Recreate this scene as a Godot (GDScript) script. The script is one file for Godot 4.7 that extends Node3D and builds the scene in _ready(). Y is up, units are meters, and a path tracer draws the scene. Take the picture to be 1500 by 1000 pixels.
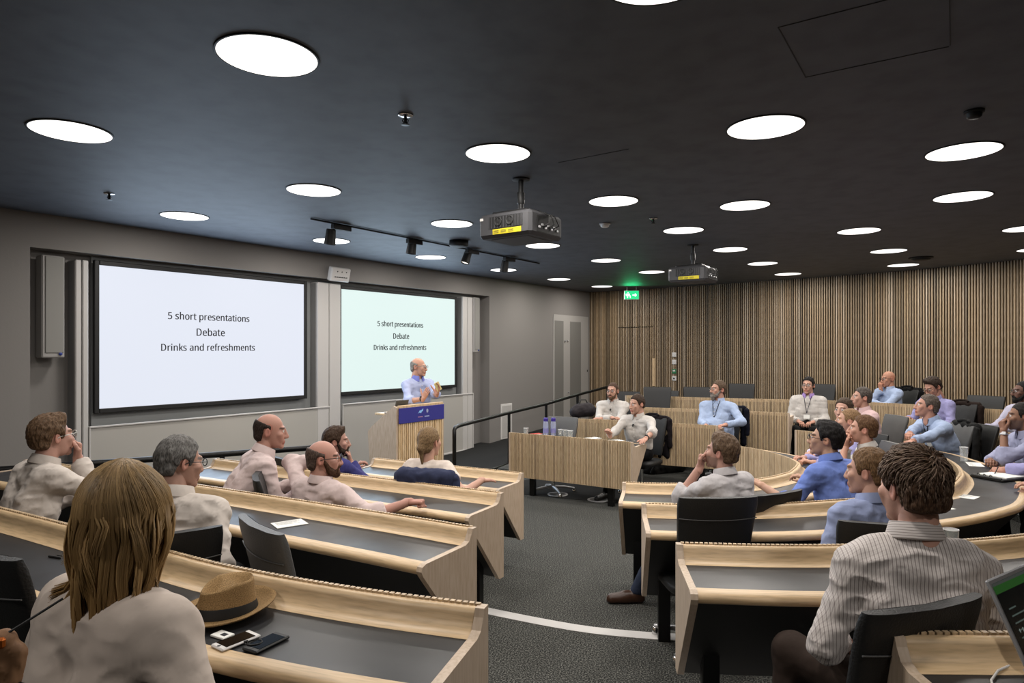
extends Node3D
# Lecture theatre. Plan coordinates are Vector2(x, depth); world z = -depth. y up, metres, y = 0 is the lowest floor.

const EYE := 1.92
const F := 968.0
const HOR := 512.0
const CEIL := 3.28
const C := Vector2(1.35, 6.95)              # centre of the horseshoe of desks
const TL := Vector2(-.877, .48)             # direction of the left desks
const NL := Vector2(-.48, -.877)            # outward from the centre, left desks
const WP := Vector2(-4.904, 6.33)           # front wall: a point, its direction, and into the room
const WT := Vector2(.5844, .8115)
const WN := Vector2(.8115, -.5844)

var M := {}
var rng := RandomNumberGenerator.new()
var used := {}
var noise := FastNoiseLite.new()

func _ready():
	rng.seed = 7
	noise.seed = 3
	noise.frequency = 1.0
	noise.fractal_octaves = 2
	var cam := Camera3D.new()
	cam.name = "camera"
	cam.projection = Camera3D.PROJECTION_FRUSTUM
	cam.near = 0.05
	cam.far = 60.0
	cam.size = 0.05 * 1000.0 / F
	cam.frustum_offset = Vector2(0, 0.05 * 12.0 / F)
	cam.position = Vector3(0, EYE, 0)
	add_child(cam)
	cam.current = true
	var we := WorldEnvironment.new()
	we.name = "environment"
	var e := Environment.new()
	e.background_mode = Environment.BG_COLOR
	e.background_color = Color(0.0, 0.0, 0.0)
	e.ambient_light_source = Environment.AMBIENT_SOURCE_DISABLED
	e.tonemap_mode = Environment.TONE_MAPPER_LINEAR
	e.tonemap_exposure = 1.0
	e.sdfgi_enabled = true
	e.ssao_enabled = true
	e.ssil_enabled = true
	we.environment = e
	add_child(we)
	materials()
	build_room()
	build_desks()
	build_fittings()
	build_chairs()
	build_people()
	build_small()

# ---------------------------------------------------------------- coordinates
func V(p: Vector2, y: float) -> Vector3: return Vector3(p.x, y, -p.y)
func at(u: float, v: float, y: float) -> Vector2:
	var d := F * (EYE - y) / (v - HOR)
	return Vector2((u - 750.0) * d / F, d)
func ray(u: float, v: float, d: float) -> Vector3: return Vector3((u - 750.0) * d / F, EYE - (v - HOR) * d / F, -d)
func wall_s(u: float, n: float) -> float:   # distance along the front wall, at n in front of it, of image column u
	var k := (u - 750.0) / F
	var p := WP + WN * n
	return (k * p.y - p.x) / (WT.x - WT.y * k)
func wall_y(u: float, v: float, n: float) -> float:
	var p := WP + WN * n + WT * wall_s(u, n)
	return EYE - (v - HOR) * p.y / F
func wall_xf(s: float, y: float, n: float) -> Transform3D:
	return Transform3D(Basis(V(WT, 0), Vector3.UP, V(WN, 0)), V(WP + WT * s + WN * n, y))
func yaw_of(d: Vector2) -> float: return atan2(-d.x, d.y)   # turn that makes local -Z point along plan direction d

# ---------------------------------------------------------------- naming
func numbered(called: String) -> String:
	if not used.has(called):
		used[called] = 0
		return called
	used[called] += 1
	return "%s_%03d" % [called, used[called]]
func thing(called: String, label: String, category: String, pos := Vector3.ZERO, turn := 0.0, group := "") -> Node3D:
	var o := Node3D.new()
	o.name = numbered(called)
	add_child(o)
	o.position = pos
	o.rotation.y = turn
	return tag(o, label, category, group)
func tag(o: Node3D, label: String, category: String, group := "") -> Node3D:
	o.set_meta("label", label)
	o.set_meta("category", category)
	if group: o.set_meta("group", group)
	return o
func part(parent: Node3D, called: String, g, mat: Material, xf := Transform3D.IDENTITY) -> MeshInstance3D:
	var o := MeshInstance3D.new()
	o.name = numbered(called) if parent == self else called
	o.mesh = g if g is Mesh else g.mesh()
	o.material_override = null
	o.mesh.surface_set_material(0, mat) if not (g is Mesh) else o.set_surface_override_material(0, mat)
	o.transform = xf
	parent.add_child(o, true)
	return o
func struct(called: String, g, mat: Material, label := "", parent: Node3D = self) -> MeshInstance3D:
	var o := part(parent, called, g, mat)
	if parent == self:
		o.set_meta("kind", "structure")
		if label: o.set_meta("label", label)
	return o
func dup(src: Node3D, label: String, pos: Vector3, turn: float, group := "") -> Node3D:
	var r: Node3D = src.duplicate()
	r.name = numbered(String(src.name).rstrip("0123456789").rstrip("_"))
	add_child(r)
	r.position = pos
	r.rotation = Vector3(0, turn, 0)
	r.set_meta("label", label)
	if group: r.set_meta("group", group)
	return r

# ---------------------------------------------------------------- geometry collector
class G:
	var v := PackedVector3Array()
	var n := PackedVector3Array()
	var uv := PackedVector2Array()
	var col := PackedColorArray()
	var idx := PackedInt32Array()
	func quad(a: Vector3, b: Vector3, c: Vector3, d: Vector3, o: Vector3, ua := Vector2.ZERO, ub := Vector2.RIGHT, uc := Vector2.ONE, ud := Vector2.DOWN):
		# a flat face whose normal points along o
		var nn := (c - a).cross(d - b).normalized()
		var k := v.size()
		if nn.dot(o) < 0: nn = -nn
		for p in [a, b, c, d]: v.append(p)
		for i in 4: n.append(nn)
		uv.append_array([ua, ub, uc, ud])
		if (b - a).cross(c - a).dot(nn) < 0: idx.append_array([k, k + 1, k + 2, k, k + 2, k + 3])
		else: idx.append_array([k, k + 2, k + 1, k, k + 3, k + 2])
	func box(c: Vector3, s: Vector3, b := Basis.IDENTITY, ch := 0.0):
		var h := s / 2
		var ax := [Vector3.RIGHT, Vector3.UP, Vector3.BACK]
		ch = minf(ch, minf(h.x, minf(h.y, h.z)) * .9)
		for i in 3:
			var j := (i + 1) % 3
			var k := (i + 2) % 3
			for sg in [-1.0, 1.0]:
				var o: Vector3 = ax[i] * sg
				var pj: Vector3 = ax[j] * (h[j] - ch)
				var pk: Vector3 = ax[k] * (h[k] - ch)
				var q: Vector3 = o * h[i]
				var lj: float = s[j]
				var lk: float = s[k]
				quad(c + b * (q - pj - pk), c + b * (q + pj - pk), c + b * (q + pj + pk), c + b * (q - pj + pk), b * o, Vector2(0, 0), Vector2(lj, 0), Vector2(lj, lk), Vector2(0, lk))
		if ch <= 0: return
		for i in 3:
			var j := (i + 1) % 3
			var k := (i + 2) % 3
			for sj in [-1.0, 1.0]:
				for sk in [-1.0, 1.0]:
					var a1: Vector3 = ax[j] * sj * h[j] + ax[k] * sk * (h[k] - ch)
					var a2: Vector3 = ax[j] * sj * (h[j] - ch) + ax[k] * sk * h[k]
					var e: Vector3 = ax[i] * (h[i] - ch)
					quad(c + b * (a1 - e), c + b * (a1 + e), c + b * (a2 + e), c + b * (a2 - e), b * (ax[j] * sj + ax[k] * sk))
		for sx in [-1.0, 1.0]:
			for sy in [-1.0, 1.0]:
				for sz in [-1.0, 1.0]:
					var t := Vector3(sx, sy, sz)
					var p1 := Vector3(h.x, h.y - ch, h.z - ch) * t
					var p2 := Vector3(h.x - ch, h.y, h.z - ch) * t
					var p3 := Vector3(h.x - ch, h.y - ch, h.z) * t
					quad(c + b * p1, c + b * p2, c + b * p3, c + b * p3, b * t)
	# rings of points; each ring closed. smooth normals
	func loft(rings: Array, caps := true, closed := true, usc := 1.0):
		var k := v.size()
		var m: int = rings[0].size()
		var cols := m + 1 if closed else m
		var run := 0.0
		for r in rings.size():
			if r > 0: run += (rings[r][0] as Vector3).distance_to(rings[r - 1][0])
			var ar := 0.0
			for i in cols:
				if i > 0: ar += (rings[r][i % m] as Vector3).distance_to(rings[r][i - 1])
				v.append(rings[r][i % m])
				uv.append(Vector2(ar, run) * usc)
				n.append(Vector3.ZERO)
		var tris := PackedInt32Array()
		for r in rings.size() - 1:
			for i in cols - 1:
				var a := k + r * cols + i
				tris.append_array([a, a + 1, a + cols, a + 1, a + cols + 1, a + cols])
		var vol := 0.0
		var mid := Vector3.ZERO
		for i in range(k, v.size()): mid += v[i]
		mid /= maxf(1, v.size() - k)
		for t in range(0, tris.size(), 3):
			vol += (v[tris[t]] - mid).dot((v[tris[t + 1]] - mid).cross(v[tris[t + 2]] - mid))
		for t in range(0, tris.size(), 3):
			var a := tris[t]
			var b := tris[t + 1]
			var c := tris[t + 2]
			if vol < 0:
				var z := b
				b = c
				c = z
			var nn := (v[b] - v[a]).cross(v[c] - v[a])
			n[a] += nn
			n[b] += nn
			n[c] += nn
			idx.append_array([a, c, b])
		for r in rings.size():
			if closed:
				var s: Vector3 = n[k + r * cols] + n[k + r * cols + cols - 1]
				n[k + r * cols] = s
				n[k + r * cols + cols - 1] = s
		for i in range(k, v.size()): n[i] = n[i].normalized() if n[i].length_squared() > 1e-20 else Vector3.UP
		if caps and closed:
			for e in [0, rings.size() - 1]:
				var cc := Vector3.ZERO
				for p in rings[e]: cc += p
				cc /= m
				var oo := Vector3.ZERO
				for p in rings[1 if e == 0 else e - 1]: oo += p
				oo = cc - oo / m
				fan(rings[e], cc, oo)
	func fan(ring, cc: Vector3, o: Vector3):
		var nn := Vector3.ZERO
		for i in ring.size(): nn += (ring[i] - cc).cross(ring[(i + 1) % ring.size()] - cc)
		nn = nn.normalized()
		var s := signf(nn.dot(o))
		if s == 0: s = 1
		var k := v.size()
		v.append(cc)
		n.append(nn * s)
		uv.append(Vector2.ZERO)
		for p in ring:
			v.append(p)
			n.append(nn * s)
			uv.append(Vector2(p.x, p.z))
		for i in ring.size():
			var a = k + 1 + i
			var b: int = k + 1 + (i + 1) % ring.size()
			if s > 0: idx.append_array([k, b, a])
			else: idx.append_array([k, a, b])
	func tube(pts: Array, rad, sides := 10, caps := true):
		var rings := []
		var up := Vector3.UP
		for i in pts.size():
			var t: Vector3 = (pts[mini(i + 1, pts.size() - 1)] - pts[maxi(i - 1, 0)]).normalized()
			if absf(t.dot(up)) > .98: up = Vector3.RIGHT if absf(t.x) < .9 else Vector3.BACK
			var x := up.cross(t).normalized()
			var y := t.cross(x).normalized()
			up = y
			var rr: float = rad[i] if rad is Array else rad
			var ring := PackedVector3Array()
			for j in sides:
				var a := TAU * j / sides
				ring.append(pts[i] + (x * cos(a) + y * sin(a)) * rr)
			rings.append(ring)
		loft(rings, caps)
	func lathe(prof: Array, xf := Transform3D.IDENTITY, sides := 24, caps := true):   # prof: Vector2(radius, y)
		var rings := []
		for p in prof:
			var ring := PackedVector3Array()
			for j in sides:
				var a := TAU * j / sides
				ring.append(xf * Vector3(p.x * cos(a), p.y, p.x * sin(a)))
			rings.append(ring)
		loft(rings, caps)
	func prism(poly: PackedVector2Array, h: float, xf := Transform3D.IDENTITY):   # polygon in local xy, extruded along z from -h/2 to h/2
		var tri := Geometry2D.triangulate_polygon(poly)
		for sg in [-1.0, 1.0]:
			var k := v.size()
			for p in poly:
				v.append(xf * Vector3(p.x, p.y, sg * h / 2))
				n.append((xf.basis.z * sg).normalized())
				uv.append(p)
			for t in range(0, tri.size(), 3):
				var a := tri[t]
				var b := tri[t + 1]
				var c := tri[t + 2]
				var w := (v[k + b] - v[k + a]).cross(v[k + c] - v[k + a]).dot(xf.basis.z * sg)
				if w < 0: idx.append_array([k + a, k + b, k + c])
				else: idx.append_array([k + a, k + c, k + b])
		var area := 0.0
		for i in poly.size(): area += poly[i].cross(poly[(i + 1) % poly.size()])
		for i in poly.size():
			var a := poly[i]
			var b := poly[(i + 1) % poly.size()]
			var o := Vector3((b - a).y, -(b - a).x, 0) * signf(area)
			var l := a.distance_to(b)
			quad(xf * Vector3(a.x, a.y, -h / 2), xf * Vector3(b.x, b.y, -h / 2), xf * Vector3(b.x, b.y, h / 2), xf * Vector3(a.x, a.y, h / 2), xf.basis * o, Vector2(0, 0), Vector2(l, 0), Vector2(l, h), Vector2(0, h))
	func append_xf(o: G, xf: Transform3D):
		var k := v.size()
		var flip := xf.basis.determinant() < 0
		for p in o.v: v.append(xf * p)
		for p in o.n: n.append((xf.basis * p).normalized())
		uv.append_array(o.uv)
		if flip:
			for t in range(0, o.idx.size(), 3): idx.append_array([k + o.idx[t], k + o.idx[t + 2], k + o.idx[t + 1]])
		else:
			for i in o.idx: idx.append(k + i)
	func mesh() -> ArrayMesh:
		var a := []
		a.resize(Mesh.ARRAY_MAX)
		a[Mesh.ARRAY_VERTEX] = v
		a[Mesh.ARRAY_NORMAL] = n
		if uv.size() == v.size(): a[Mesh.ARRAY_TEX_UV] = uv
		if col.size() == v.size() and col.size() > 0: a[Mesh.ARRAY_COLOR] = col
		a[Mesh.ARRAY_INDEX] = idx
		var m := ArrayMesh.new()
		m.add_surface_from_arrays(Mesh.PRIMITIVE_TRIANGLES, a)
		return m

func bx(c: Vector3, s: Vector3, ch := 0.0, b := Basis.IDENTITY) -> G:
	var g := G.new()
	g.box(c, s, b, ch)
	return g
func tb(pts: Array, rad, sides := 10) -> G:
	var g := G.new()
	g.tube(pts, rad, sides)
	return g
func lt(prof: Array, sides := 24, xf := Transform3D.IDENTITY) -> G:
	var g := G.new()
	g.lathe(prof, xf, sides)
	return g

# ---------------------------------------------------------------- materials
func sm(c: Color, rough := .7, metal := 0.0, spec := .5) -> StandardMaterial3D:
	var m := StandardMaterial3D.new()
	m.albedo_color = c
	m.roughness = rough
	m.metallic = metal
	m.metallic_specular = spec
	return m
func ntex(freq: float, cols: Array, offs: Array, sd: int, size := 256, oct := 4, nm := false, bump := 4.0) -> NoiseTexture2D:
	var t := NoiseTexture2D.new()
	t.width = size
	t.height = size
	t.seamless = true
	var f := FastNoiseLite.new()
	f.noise_type = FastNoiseLite.TYPE_SIMPLEX_SMOOTH
	f.seed = sd
	f.frequency = freq
	f.fractal_octaves = oct
	t.noise = f
	if nm:
		t.as_normal_map = true
		t.bump_strength = bump
	elif cols:
		var g := Gradient.new()
		g.colors = PackedColorArray(cols)
		g.offsets = PackedFloat32Array(offs)
		t.color_ramp = g
	return t
func tri(m: StandardMaterial3D, sc: Vector3) -> StandardMaterial3D:
	m.uv1_triplanar = true
	m.uv1_scale = sc
	return m
func wood(light: Color, dark: Color, sd: int) -> StandardMaterial3D:   # grain runs along local y
	var m := sm(Color.WHITE, .5)
	m.albedo_texture = ntex(.03, [dark, light.lerp(dark, .35), light, light.lightened(.06)], [.2, .42, .6, .9], sd)
	return tri(m, Vector3(7, .8, 7))
func wood_uv(light: Color, dark: Color, sd: int) -> StandardMaterial3D:   # grain runs along u (metres)
	var m := sm(Color.WHITE, .42)
	m.albedo_texture = ntex(.03, [dark, light.lerp(dark, .35), light, light.lightened(.06)], [.2, .42, .6, .9], sd)
	m.uv1_scale = Vector3(.9, 9, 1)
	return m
func cloth(c: Color, rough := .85, bump := .6) -> StandardMaterial3D:
	var m := sm(c, rough, 0, .25)
	m.heightmap_enabled = true
	m.heightmap_texture = M.cloth_tex
	m.heightmap_scale = bump
	m.rim_enabled = true
	m.rim = .15
	return tri(m, Vector3(3, 2.2, 3))
func clear(c: Color, a: float) -> StandardMaterial3D:
	var m := sm(Color(c.r, c.g, c.b, a), .04)
	m.transparency = BaseMaterial3D.TRANSPARENCY_ALPHA
	return m
func glow(c: Color, e: float) -> StandardMaterial3D:
	var m := sm(c, .6)
	m.emission_enabled = true
	m.emission = c
	m.emission_energy_multiplier = e
	return m

func materials():
	M.cloth_tex = ntex(.012, [], [], 21, 256, 3)
	M.wall = sm(Color(.485, .472, .46), .8)
	M.wall.heightmap_enabled = true
	M.wall.heightmap_texture = ntex(.08, [], [], 5)
	M.wall.heightmap_scale = .03
	tri(M.wall, Vector3(1.5, 1.5, 1.5))
	M.ceiling = sm(Color.WHITE, .62)
	M.ceiling.albedo_texture = ntex(.02, [Color(.27, .285, .315), Color(.30, .315, .345), Color(.32, .335, .365)], [.2, .5, .85], 9, 512)
	M.ceiling.uv1_triplanar = true
	M.ceiling.uv1_scale = Vector3(.35, .35, .35)
	M.carpet = sm(Color.WHITE, .95, 0, .2)
	M.carpet.albedo_texture = ntex(.07, [Color(.15, .152, .148), Color(.27, .272, .262), Color(.45, .45, .43)], [.28, .5, .78], 12, 512, 3)
	M.carpet.heightmap_enabled = true
	M.carpet.heightmap_texture = ntex(.08, [], [], 13, 512, 3)
	M.carpet.heightmap_scale = .4
	tri(M.carpet, Vector3(2.2, 2.2, 2.2))
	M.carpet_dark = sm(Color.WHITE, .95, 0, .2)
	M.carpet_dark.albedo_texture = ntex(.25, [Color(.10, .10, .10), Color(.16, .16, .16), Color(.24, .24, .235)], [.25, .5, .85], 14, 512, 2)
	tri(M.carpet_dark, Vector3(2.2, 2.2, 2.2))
	var wl := Color(.79, .68, .53)
	var wd := Color(.685, .59, .46)
	M.wood = wood(wl, wd, 31)
	M.wood_rail = wood_uv(wl, wl.lerp(wd, .7), 32)
	M.wood_end = wood(Color(.74, .665, .585), Color(.685, .605, .52), 33)
	M.slat = []
	for i in 5:
		var k: float = [.0, -.14, .12, -.28, .22][i]
		var a: Color = Color(.615, .53, .42)
		var b: Color = Color(.55, .465, .355)
		if k < 0:
			a = a.darkened(-k)
			b = b.darkened(-k)
		else:
			a = a.lightened(k)
			b = b.lightened(k)
		M.slat.append(wood(a, b, 40 + i))
	M.slat_back = sm(Color(.13, .10, .075), .9)
	M.top = sm(Color(.15, .152, .16), .40, 0, .38)
	M.top.roughness_texture = ntex(.01, [Color(.75, .75, .75), Color(1, 1, 1)], [.3, .7], 51)
	M.top.uv1_scale = Vector3(.6, .6, 1)
	M.black = sm(Color(.035, .035, .037), .6)
	M.black_metal = sm(Color(.04, .04, .042), .4, .3)
	M.dark = sm(Color(.09, .09, .095), .55)
	M.chrome = sm(Color(.82, .82, .82), .18, 1.0)
	M.alu = sm(Color(.68, .68, .69), .38, .55)
	M.white_paint = sm(Color(.80, .79, .78), .5)
	M.trim = sm(Color(.72, .71, .70), .45)
	M.leather = sm(Color(.085, .087, .09), .55)
	M.leather.heightmap_enabled = true
	M.leather.heightmap_texture = ntex(.1, [], [], 61)
	M.leather.heightmap_scale = .12
	tri(M.leather, Vector3(4, 4, 4))
	M.leather_gray = M.leather.duplicate()
	M.leather_gray.albedo_color = Color(.33, .33, .33)
	M.glass = clear(Color(.93, .96, .96), .12)
	M.paper = sm(Color(.88, .88, .86), .8)
	M.ink = sm(Color(.12, .12, .14), .8)

# ---------------------------------------------------------------- paths
func smooth_path(p: Array, step: float) -> PackedVector2Array:
	var c := Curve2D.new()
	c.bake_interval = .02
	for i in p.size():
		var t: Vector2 = (p[mini(i + 1, p.size() - 1)] - p[maxi(i - 1, 0)]) / 6.0
		if i == 0 or i == p.size() - 1: t = Vector2.ZERO
		c.add_point(p[i], -t, t)
	var l := c.get_baked_length()
	var k := maxi(2, int(round(l / step)))
	var out := PackedVector2Array()
	for i in k + 1: out.append(c.sample_baked(l * i / k, true))
	return out
func arc(r0: float, r1: float, a0: float, a1: float, steps := 12) -> Array:
	var out := []
	for i in steps + 1:
		var t := float(i) / steps
		var a := deg_to_rad(lerpf(a0, a1, t))
		out.append(C + Vector2(sin(a), -cos(a)) * lerpf(r0, r1, t))
	return out
func left_line(n: float, t0: float, t1: float) -> Array: return [C + NL * n + TL * t1, C + NL * n + TL * t0]
func outward(path: PackedVector2Array, i: int) -> Vector2:
	var t := (path[mini(i + 1, path.size() - 1)] - path[maxi(i - 1, 0)]).normalized()
	var o := Vector2(t.y, -t.x)
	return o if o.dot(path[i] - C) > 0 else -o

# sweeps a closed profile (outward, height) along a plan path
func sweep(g: G, path: PackedVector2Array, prof: Array, y0: float, soft := false, caps := true):
	var m := prof.size()
	var area := 0.0
	for j in m: area += prof[j].cross(prof[(j + 1) % m])
	var sg := signf(area)
	var seg := []
	for j in m:
		var d: Vector2 = prof[(j + 1) % m] - prof[j]
		seg.append(Vector2(d.y, -d.x).normalized() * sg)
	var run := 0.0
	var outs := []
	var runs := []
	for i in path.size():
		if i > 0: run += path[i].distance_to(path[i - 1])
		outs.append(outward(path, i))
		runs.append(run)
	var pl := 0.0
	for j in m:
		var a: Vector2 = prof[j]
		var b: Vector2 = prof[(j + 1) % m]
		var na: Vector2 = seg[j]
		var nb: Vector2 = seg[j]
		if soft:
			if seg[j].dot(seg[(j + m - 1) % m]) > .5: na = (seg[j] + seg[(j + m - 1) % m]).normalized()
			if seg[j].dot(seg[(j + 1) % m]) > .5: nb = (seg[j] + seg[(j + 1) % m]).normalized()
		var k := g.v.size()
		for i in path.size():
			var o: Vector2 = outs[i]
			g.v.append(V(path[i] + o * a.x, y0 + a.y))
			g.v.append(V(path[i] + o * b.x, y0 + b.y))
			g.n.append(Vector3(o.x * na.x, na.y, -o.y * na.x).normalized())
			g.n.append(Vector3(o.x * nb.x, nb.y, -o.y * nb.x).normalized())
			g.uv.append(Vector2(runs[i], pl))
			g.uv.append(Vector2(runs[i], pl + a.distance_to(b)))
		pl += a.distance_to(b)
		for i in path.size() - 1:
			var q := k + i * 2
			var nn := (g.v[q + 1] - g.v[q]).cross(g.v[q + 2] - g.v[q]).dot(g.n[q])
			if nn < 0: g.idx.append_array([q, q + 1, q + 2, q + 1, q + 3, q + 2])
			else: g.idx.append_array([q, q + 2, q + 1, q + 1, q + 2, q + 3])
	if not caps: return
	var tr := Geometry2D.triangulate_polygon(PackedVector2Array(prof))
	for e in [0, path.size() - 1]:
		var o: Vector2 = outs[e]
		var d: Vector2 = (path[e] - path[1 if e == 0 else e - 1]).normalized()
		var k := g.v.size()
		for p in prof:
			g.v.append(V(path[e] + o * p.x, y0 + p.y))
			g.n.append(V(d, 0))
			g.uv.append(p)
		for t in range(0, tr.size(), 3):
			var w := (g.v[k + tr[t + 1]] - g.v[k + tr[t]]).cross(g.v[k + tr[t + 2]] - g.v[k + tr[t]]).dot(V(d, 0))
			if w < 0: g.idx.append_array([k + tr[t], k + tr[t + 1], k + tr[t + 2]])
			else: g.idx.append_array([k + tr[t], k + tr[t + 2], k + tr[t + 1]])

func flat_poly(g: G, poly: PackedVector2Array, y: float, h: float):   # plan polygon with its top at y and thickness h
	var q := PackedVector2Array()
	for p in poly: q.append(p)
	g.prism(q, h, Transform3D(Basis(Vector3.RIGHT, Vector3.FORWARD, Vector3.UP), Vector3(0, y - h / 2, 0)))

# ---------------------------------------------------------------- room
const TERR := [[2.745, 2.73, 2.15, .1], [3.905, 4.0, 3.32, .2], [5.10, 5.2, 4.42, .3]]
var wall_path: PackedVector2Array

func build_room():
	var g := G.new()
	flat_poly(g, PackedVector2Array([Vector2(-11, -5), Vector2(12, -5), Vector2(12, 18), Vector2(-11, 18)]), 0, .2)
	var fl := struct("floor", g, M.carpet, "grey flecked carpet floor of the lecture theatre")
	for k in 3:
		var T: Array = TERR[k]
		var u := []
		for q in [3.3 + k * .9, 2.4 + k * .5, 1.5, .7, .1]: u.append(C + NL * T[0] + TL * q)
		for p in arc(T[0], T[1], -20, 100, 18): u.append(p)
		var nf := Vector2(.45, .89)
		var tf := Vector2(-.89, .45)
		var rail_cut: Vector2 = Geometry2D.line_intersects_line(C + nf * T[2], tf, Vector2(-.02, 10.6), WT)
		for i in 3: u.append(C + nf * T[2] - tf * (1.6 - i * 1.2 + k * .35))
		u.append(rail_cut)
		var edge := smooth_path(u, .12)
		var poly := PackedVector2Array(edge)
		poly.append_array([Vector2(2.7, 14.38), Vector2(2.7, 16.5), Vector2(11, 16.5), Vector2(11, -4.5), Vector2(-10.5, -4.5), Vector2(-10.5, 2.2)])
		var s := G.new()
		flat_poly(s, poly, T[3], .1)
		struct("terrace", s, M.carpet, "", fl)
		var nose := G.new()
		var cut := PackedVector2Array()
		for p in edge.slice(0, int(edge.size() * .70)): cut.append(p)
		sweep(nose, cut, [Vector2(-.006, -.02), Vector2(-.006, .004), Vector2(.095, .004), Vector2(.095, -.002), Vector2(-.001, -.002), Vector2(-.001, -.02)], T[3])
		struct("step_nosing", nose, M.trim, "", fl)
	# ramp along the front wall behind the handrail
	var rp := G.new()
	var r0 := Vector2(-.72, 9.62)
	var r1 := Vector2(2.7, 14.38)
	var off := -WN * 2.2
	rp.quad(V(r0, .002), V(r1, .33), V(r1 + off, .33), V(r0 + off, .002), Vector3.UP)
	rp.quad(V(r0, -.01), V(r1, -.01), V(r1, .33), V(r0, .002), V(WN, 0))
	struct("ramp", rp, M.carpet_dark, "", fl)
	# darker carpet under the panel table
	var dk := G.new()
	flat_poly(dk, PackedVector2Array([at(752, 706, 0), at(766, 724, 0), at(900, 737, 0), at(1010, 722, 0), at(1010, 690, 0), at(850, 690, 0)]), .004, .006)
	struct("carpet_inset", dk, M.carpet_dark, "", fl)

	g = bx(Vector3(.5, CEIL + .1, -6.5), Vector3(24, .2, 26))
	var ce := struct("ceiling", g, M.ceiling, "dark charcoal painted flat ceiling")
	# hatch outlines and a joint in the ceiling
	for l in [[[818, 238], [921, 218]], [[1140, 40], [1305, -2]], [[1180, 113], [1390, 68]], [[1392, 66], [1391, -4]], [[1140, 40], [1180, 113]]]:
		var a := at(l[0][0], l[0][1], CEIL)
		var b := at(l[1][0], l[1][1], CEIL)
		var q := bx(Vector3.ZERO, Vector3(a.distance_to(b), .003, .004))
		struct("hatch_joint", q, mat_once("joint", func(): return sm(Color(.19, .19, .20), .8)), "", ce).transform = Transform3D(Basis(Vector3.UP, atan2((b - a).y, (b - a).x)), V((a + b) / 2, CEIL - .001))

	# front wall with the recess for the screens
	var s0 := wall_s(44, 0)
	var s1 := wall_s(717, 0)
	var yt := wall_y(44, 361.5, 0)
	var dn := .22
	var wx := wall_xf(0, 0, 0)
	g = G.new()
	for b in [[-7.0, s0, 0.0, CEIL, -.4, 0.0], [s0, s1, yt, CEIL, -.4, 0.0], [s1, 11.75, 0.0, CEIL, -.4, 0.0], [s0 - .01, s1 + .01, 0.0, yt + .01, -.4, -dn]]:
		g.box(Vector3((b[0] + b[1]) / 2, (b[2] + b[3]) / 2, (b[4] + b[5]) / 2), Vector3(b[1] - b[0], b[3] - b[2], b[5] - b[4]))
	struct("wall_front", g, M.wall, "plain grey plastered front wall with a wide recess for the screens").transform = wx
	g = bx(Vector3((wall_s(133, -.2) + wall_s(690, -.2)) / 2, 1.9, -.205), Vector3(wall_s(690, -.2) - wall_s(133, -.2), 2.1, .03))
	struct("trim_1", g, sm(Color(.55, .56, .56), .7), "mid grey backing board behind both screens").transform = wx
	g = bx(Vector3((s1 + 11.7) / 2, .05, .008), Vector3(11.7 - s1, .1, .016), .004)
	struct("baseboard_front", g, M.wall, "grey skirting along the right part of the front wall").transform = wx

	# slatted wall round the far right side
	var pts := [Vector2(1.72, 15.8), Vector2(3.3, 14.6), Vector2(4.81, 13.3), Vector2(6.59, 11.6), Vector2(7.70, 9.94), Vector2(8.35, 8.1), Vector2(8.6, 5.5), Vector2(8.3, 2.2), Vector2(6.6, -1.2), Vector2(3, -3.2), Vector2(-3, -3.4)]
	wall_path = smooth_path(pts, .1)
	g = G.new()
	sweep(g, wall_path, [Vector2(.03, 0), Vector2(.03, CEIL), Vector2(.25, CEIL), Vector2(.25, 0)], 0)
	var wr := struct("wall_right", g, M.slat_back, "curved wall clad in narrow vertical oak slats")
	var dense := smooth_path(pts, .042)
	var door_y := 2.42
	var full := bx(Vector3(0, (CEIL + .25) / 2, 0), Vector3(.021, CEIL - .25, .044)).mesh()
	var low := bx(Vector3(0, (door_y + .25) / 2, 0), Vector3(.021, door_y - .25, .044)).mesh()
	var high := bx(Vector3(0, (CEIL + door_y + .016) / 2, 0), Vector3(.021, CEIL - door_y - .016, .044)).mesh()
	var last := 0
	for i in range(1, mini(238, dense.size())):
		var p := dense[i]
		var o := outward(dense, i)
		var u := 750 + F * p.x / p.y
		var tone: int = [0, 0, 1, 2, 0, 3, 1, 0, 4, 1, 2, 0][rng.randi() % 12]
		var xf := Transform3D(Basis(Vector3.UP, atan2(o.x, -o.y)), V(p + o * .014, 0))
		if u > 905 and u < 958:
			part(wr, "slat", low, M.slat[tone], xf)
			part(wr, "slat", high, M.slat[tone], xf)
		else: part(wr, "slat", full, M.slat[tone], xf)
	for i in dense.size():
		var p := dense[i]
		var u := 750 + F * p.x / p.y
		if u > 956 and last == 0:
			last = i
			var o := outward(dense, i)
			part(wr, "door_pull", bx(Vector3(0, 1.42, .0), Vector3(.06, .62, .03), .006), M.wood, Transform3D(Basis(Vector3.UP, atan2(o.x, -o.y)), V(p - o * .012, 0)))
	g = bx(Vector3(0, CEIL / 2, 0), Vector3(.3, CEIL, 9))
	struct("wall_left", g, M.wall, "plain wall beyond the left edge of the room").transform = Transform3D(Basis(Vector3.UP, .35), Vector3(-7.6, 0, .6))
	g = bx(Vector3(-5, CEIL / 2, 3.6), Vector3(6, CEIL, .3))
	struct("wall_rear", g, M.wall, "plain wall behind the last row")

# ---------------------------------------------------------------- desks
func slat_mat() -> StandardMaterial3D:
	if not M.has("slat_vc"):
		var m := wood(Color(.77, .675, .545), Color(.68, .58, .45), 47)
		m.vertex_color_use_as_albedo = true
		M.slat_vc = m
	return M.slat_vc

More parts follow.
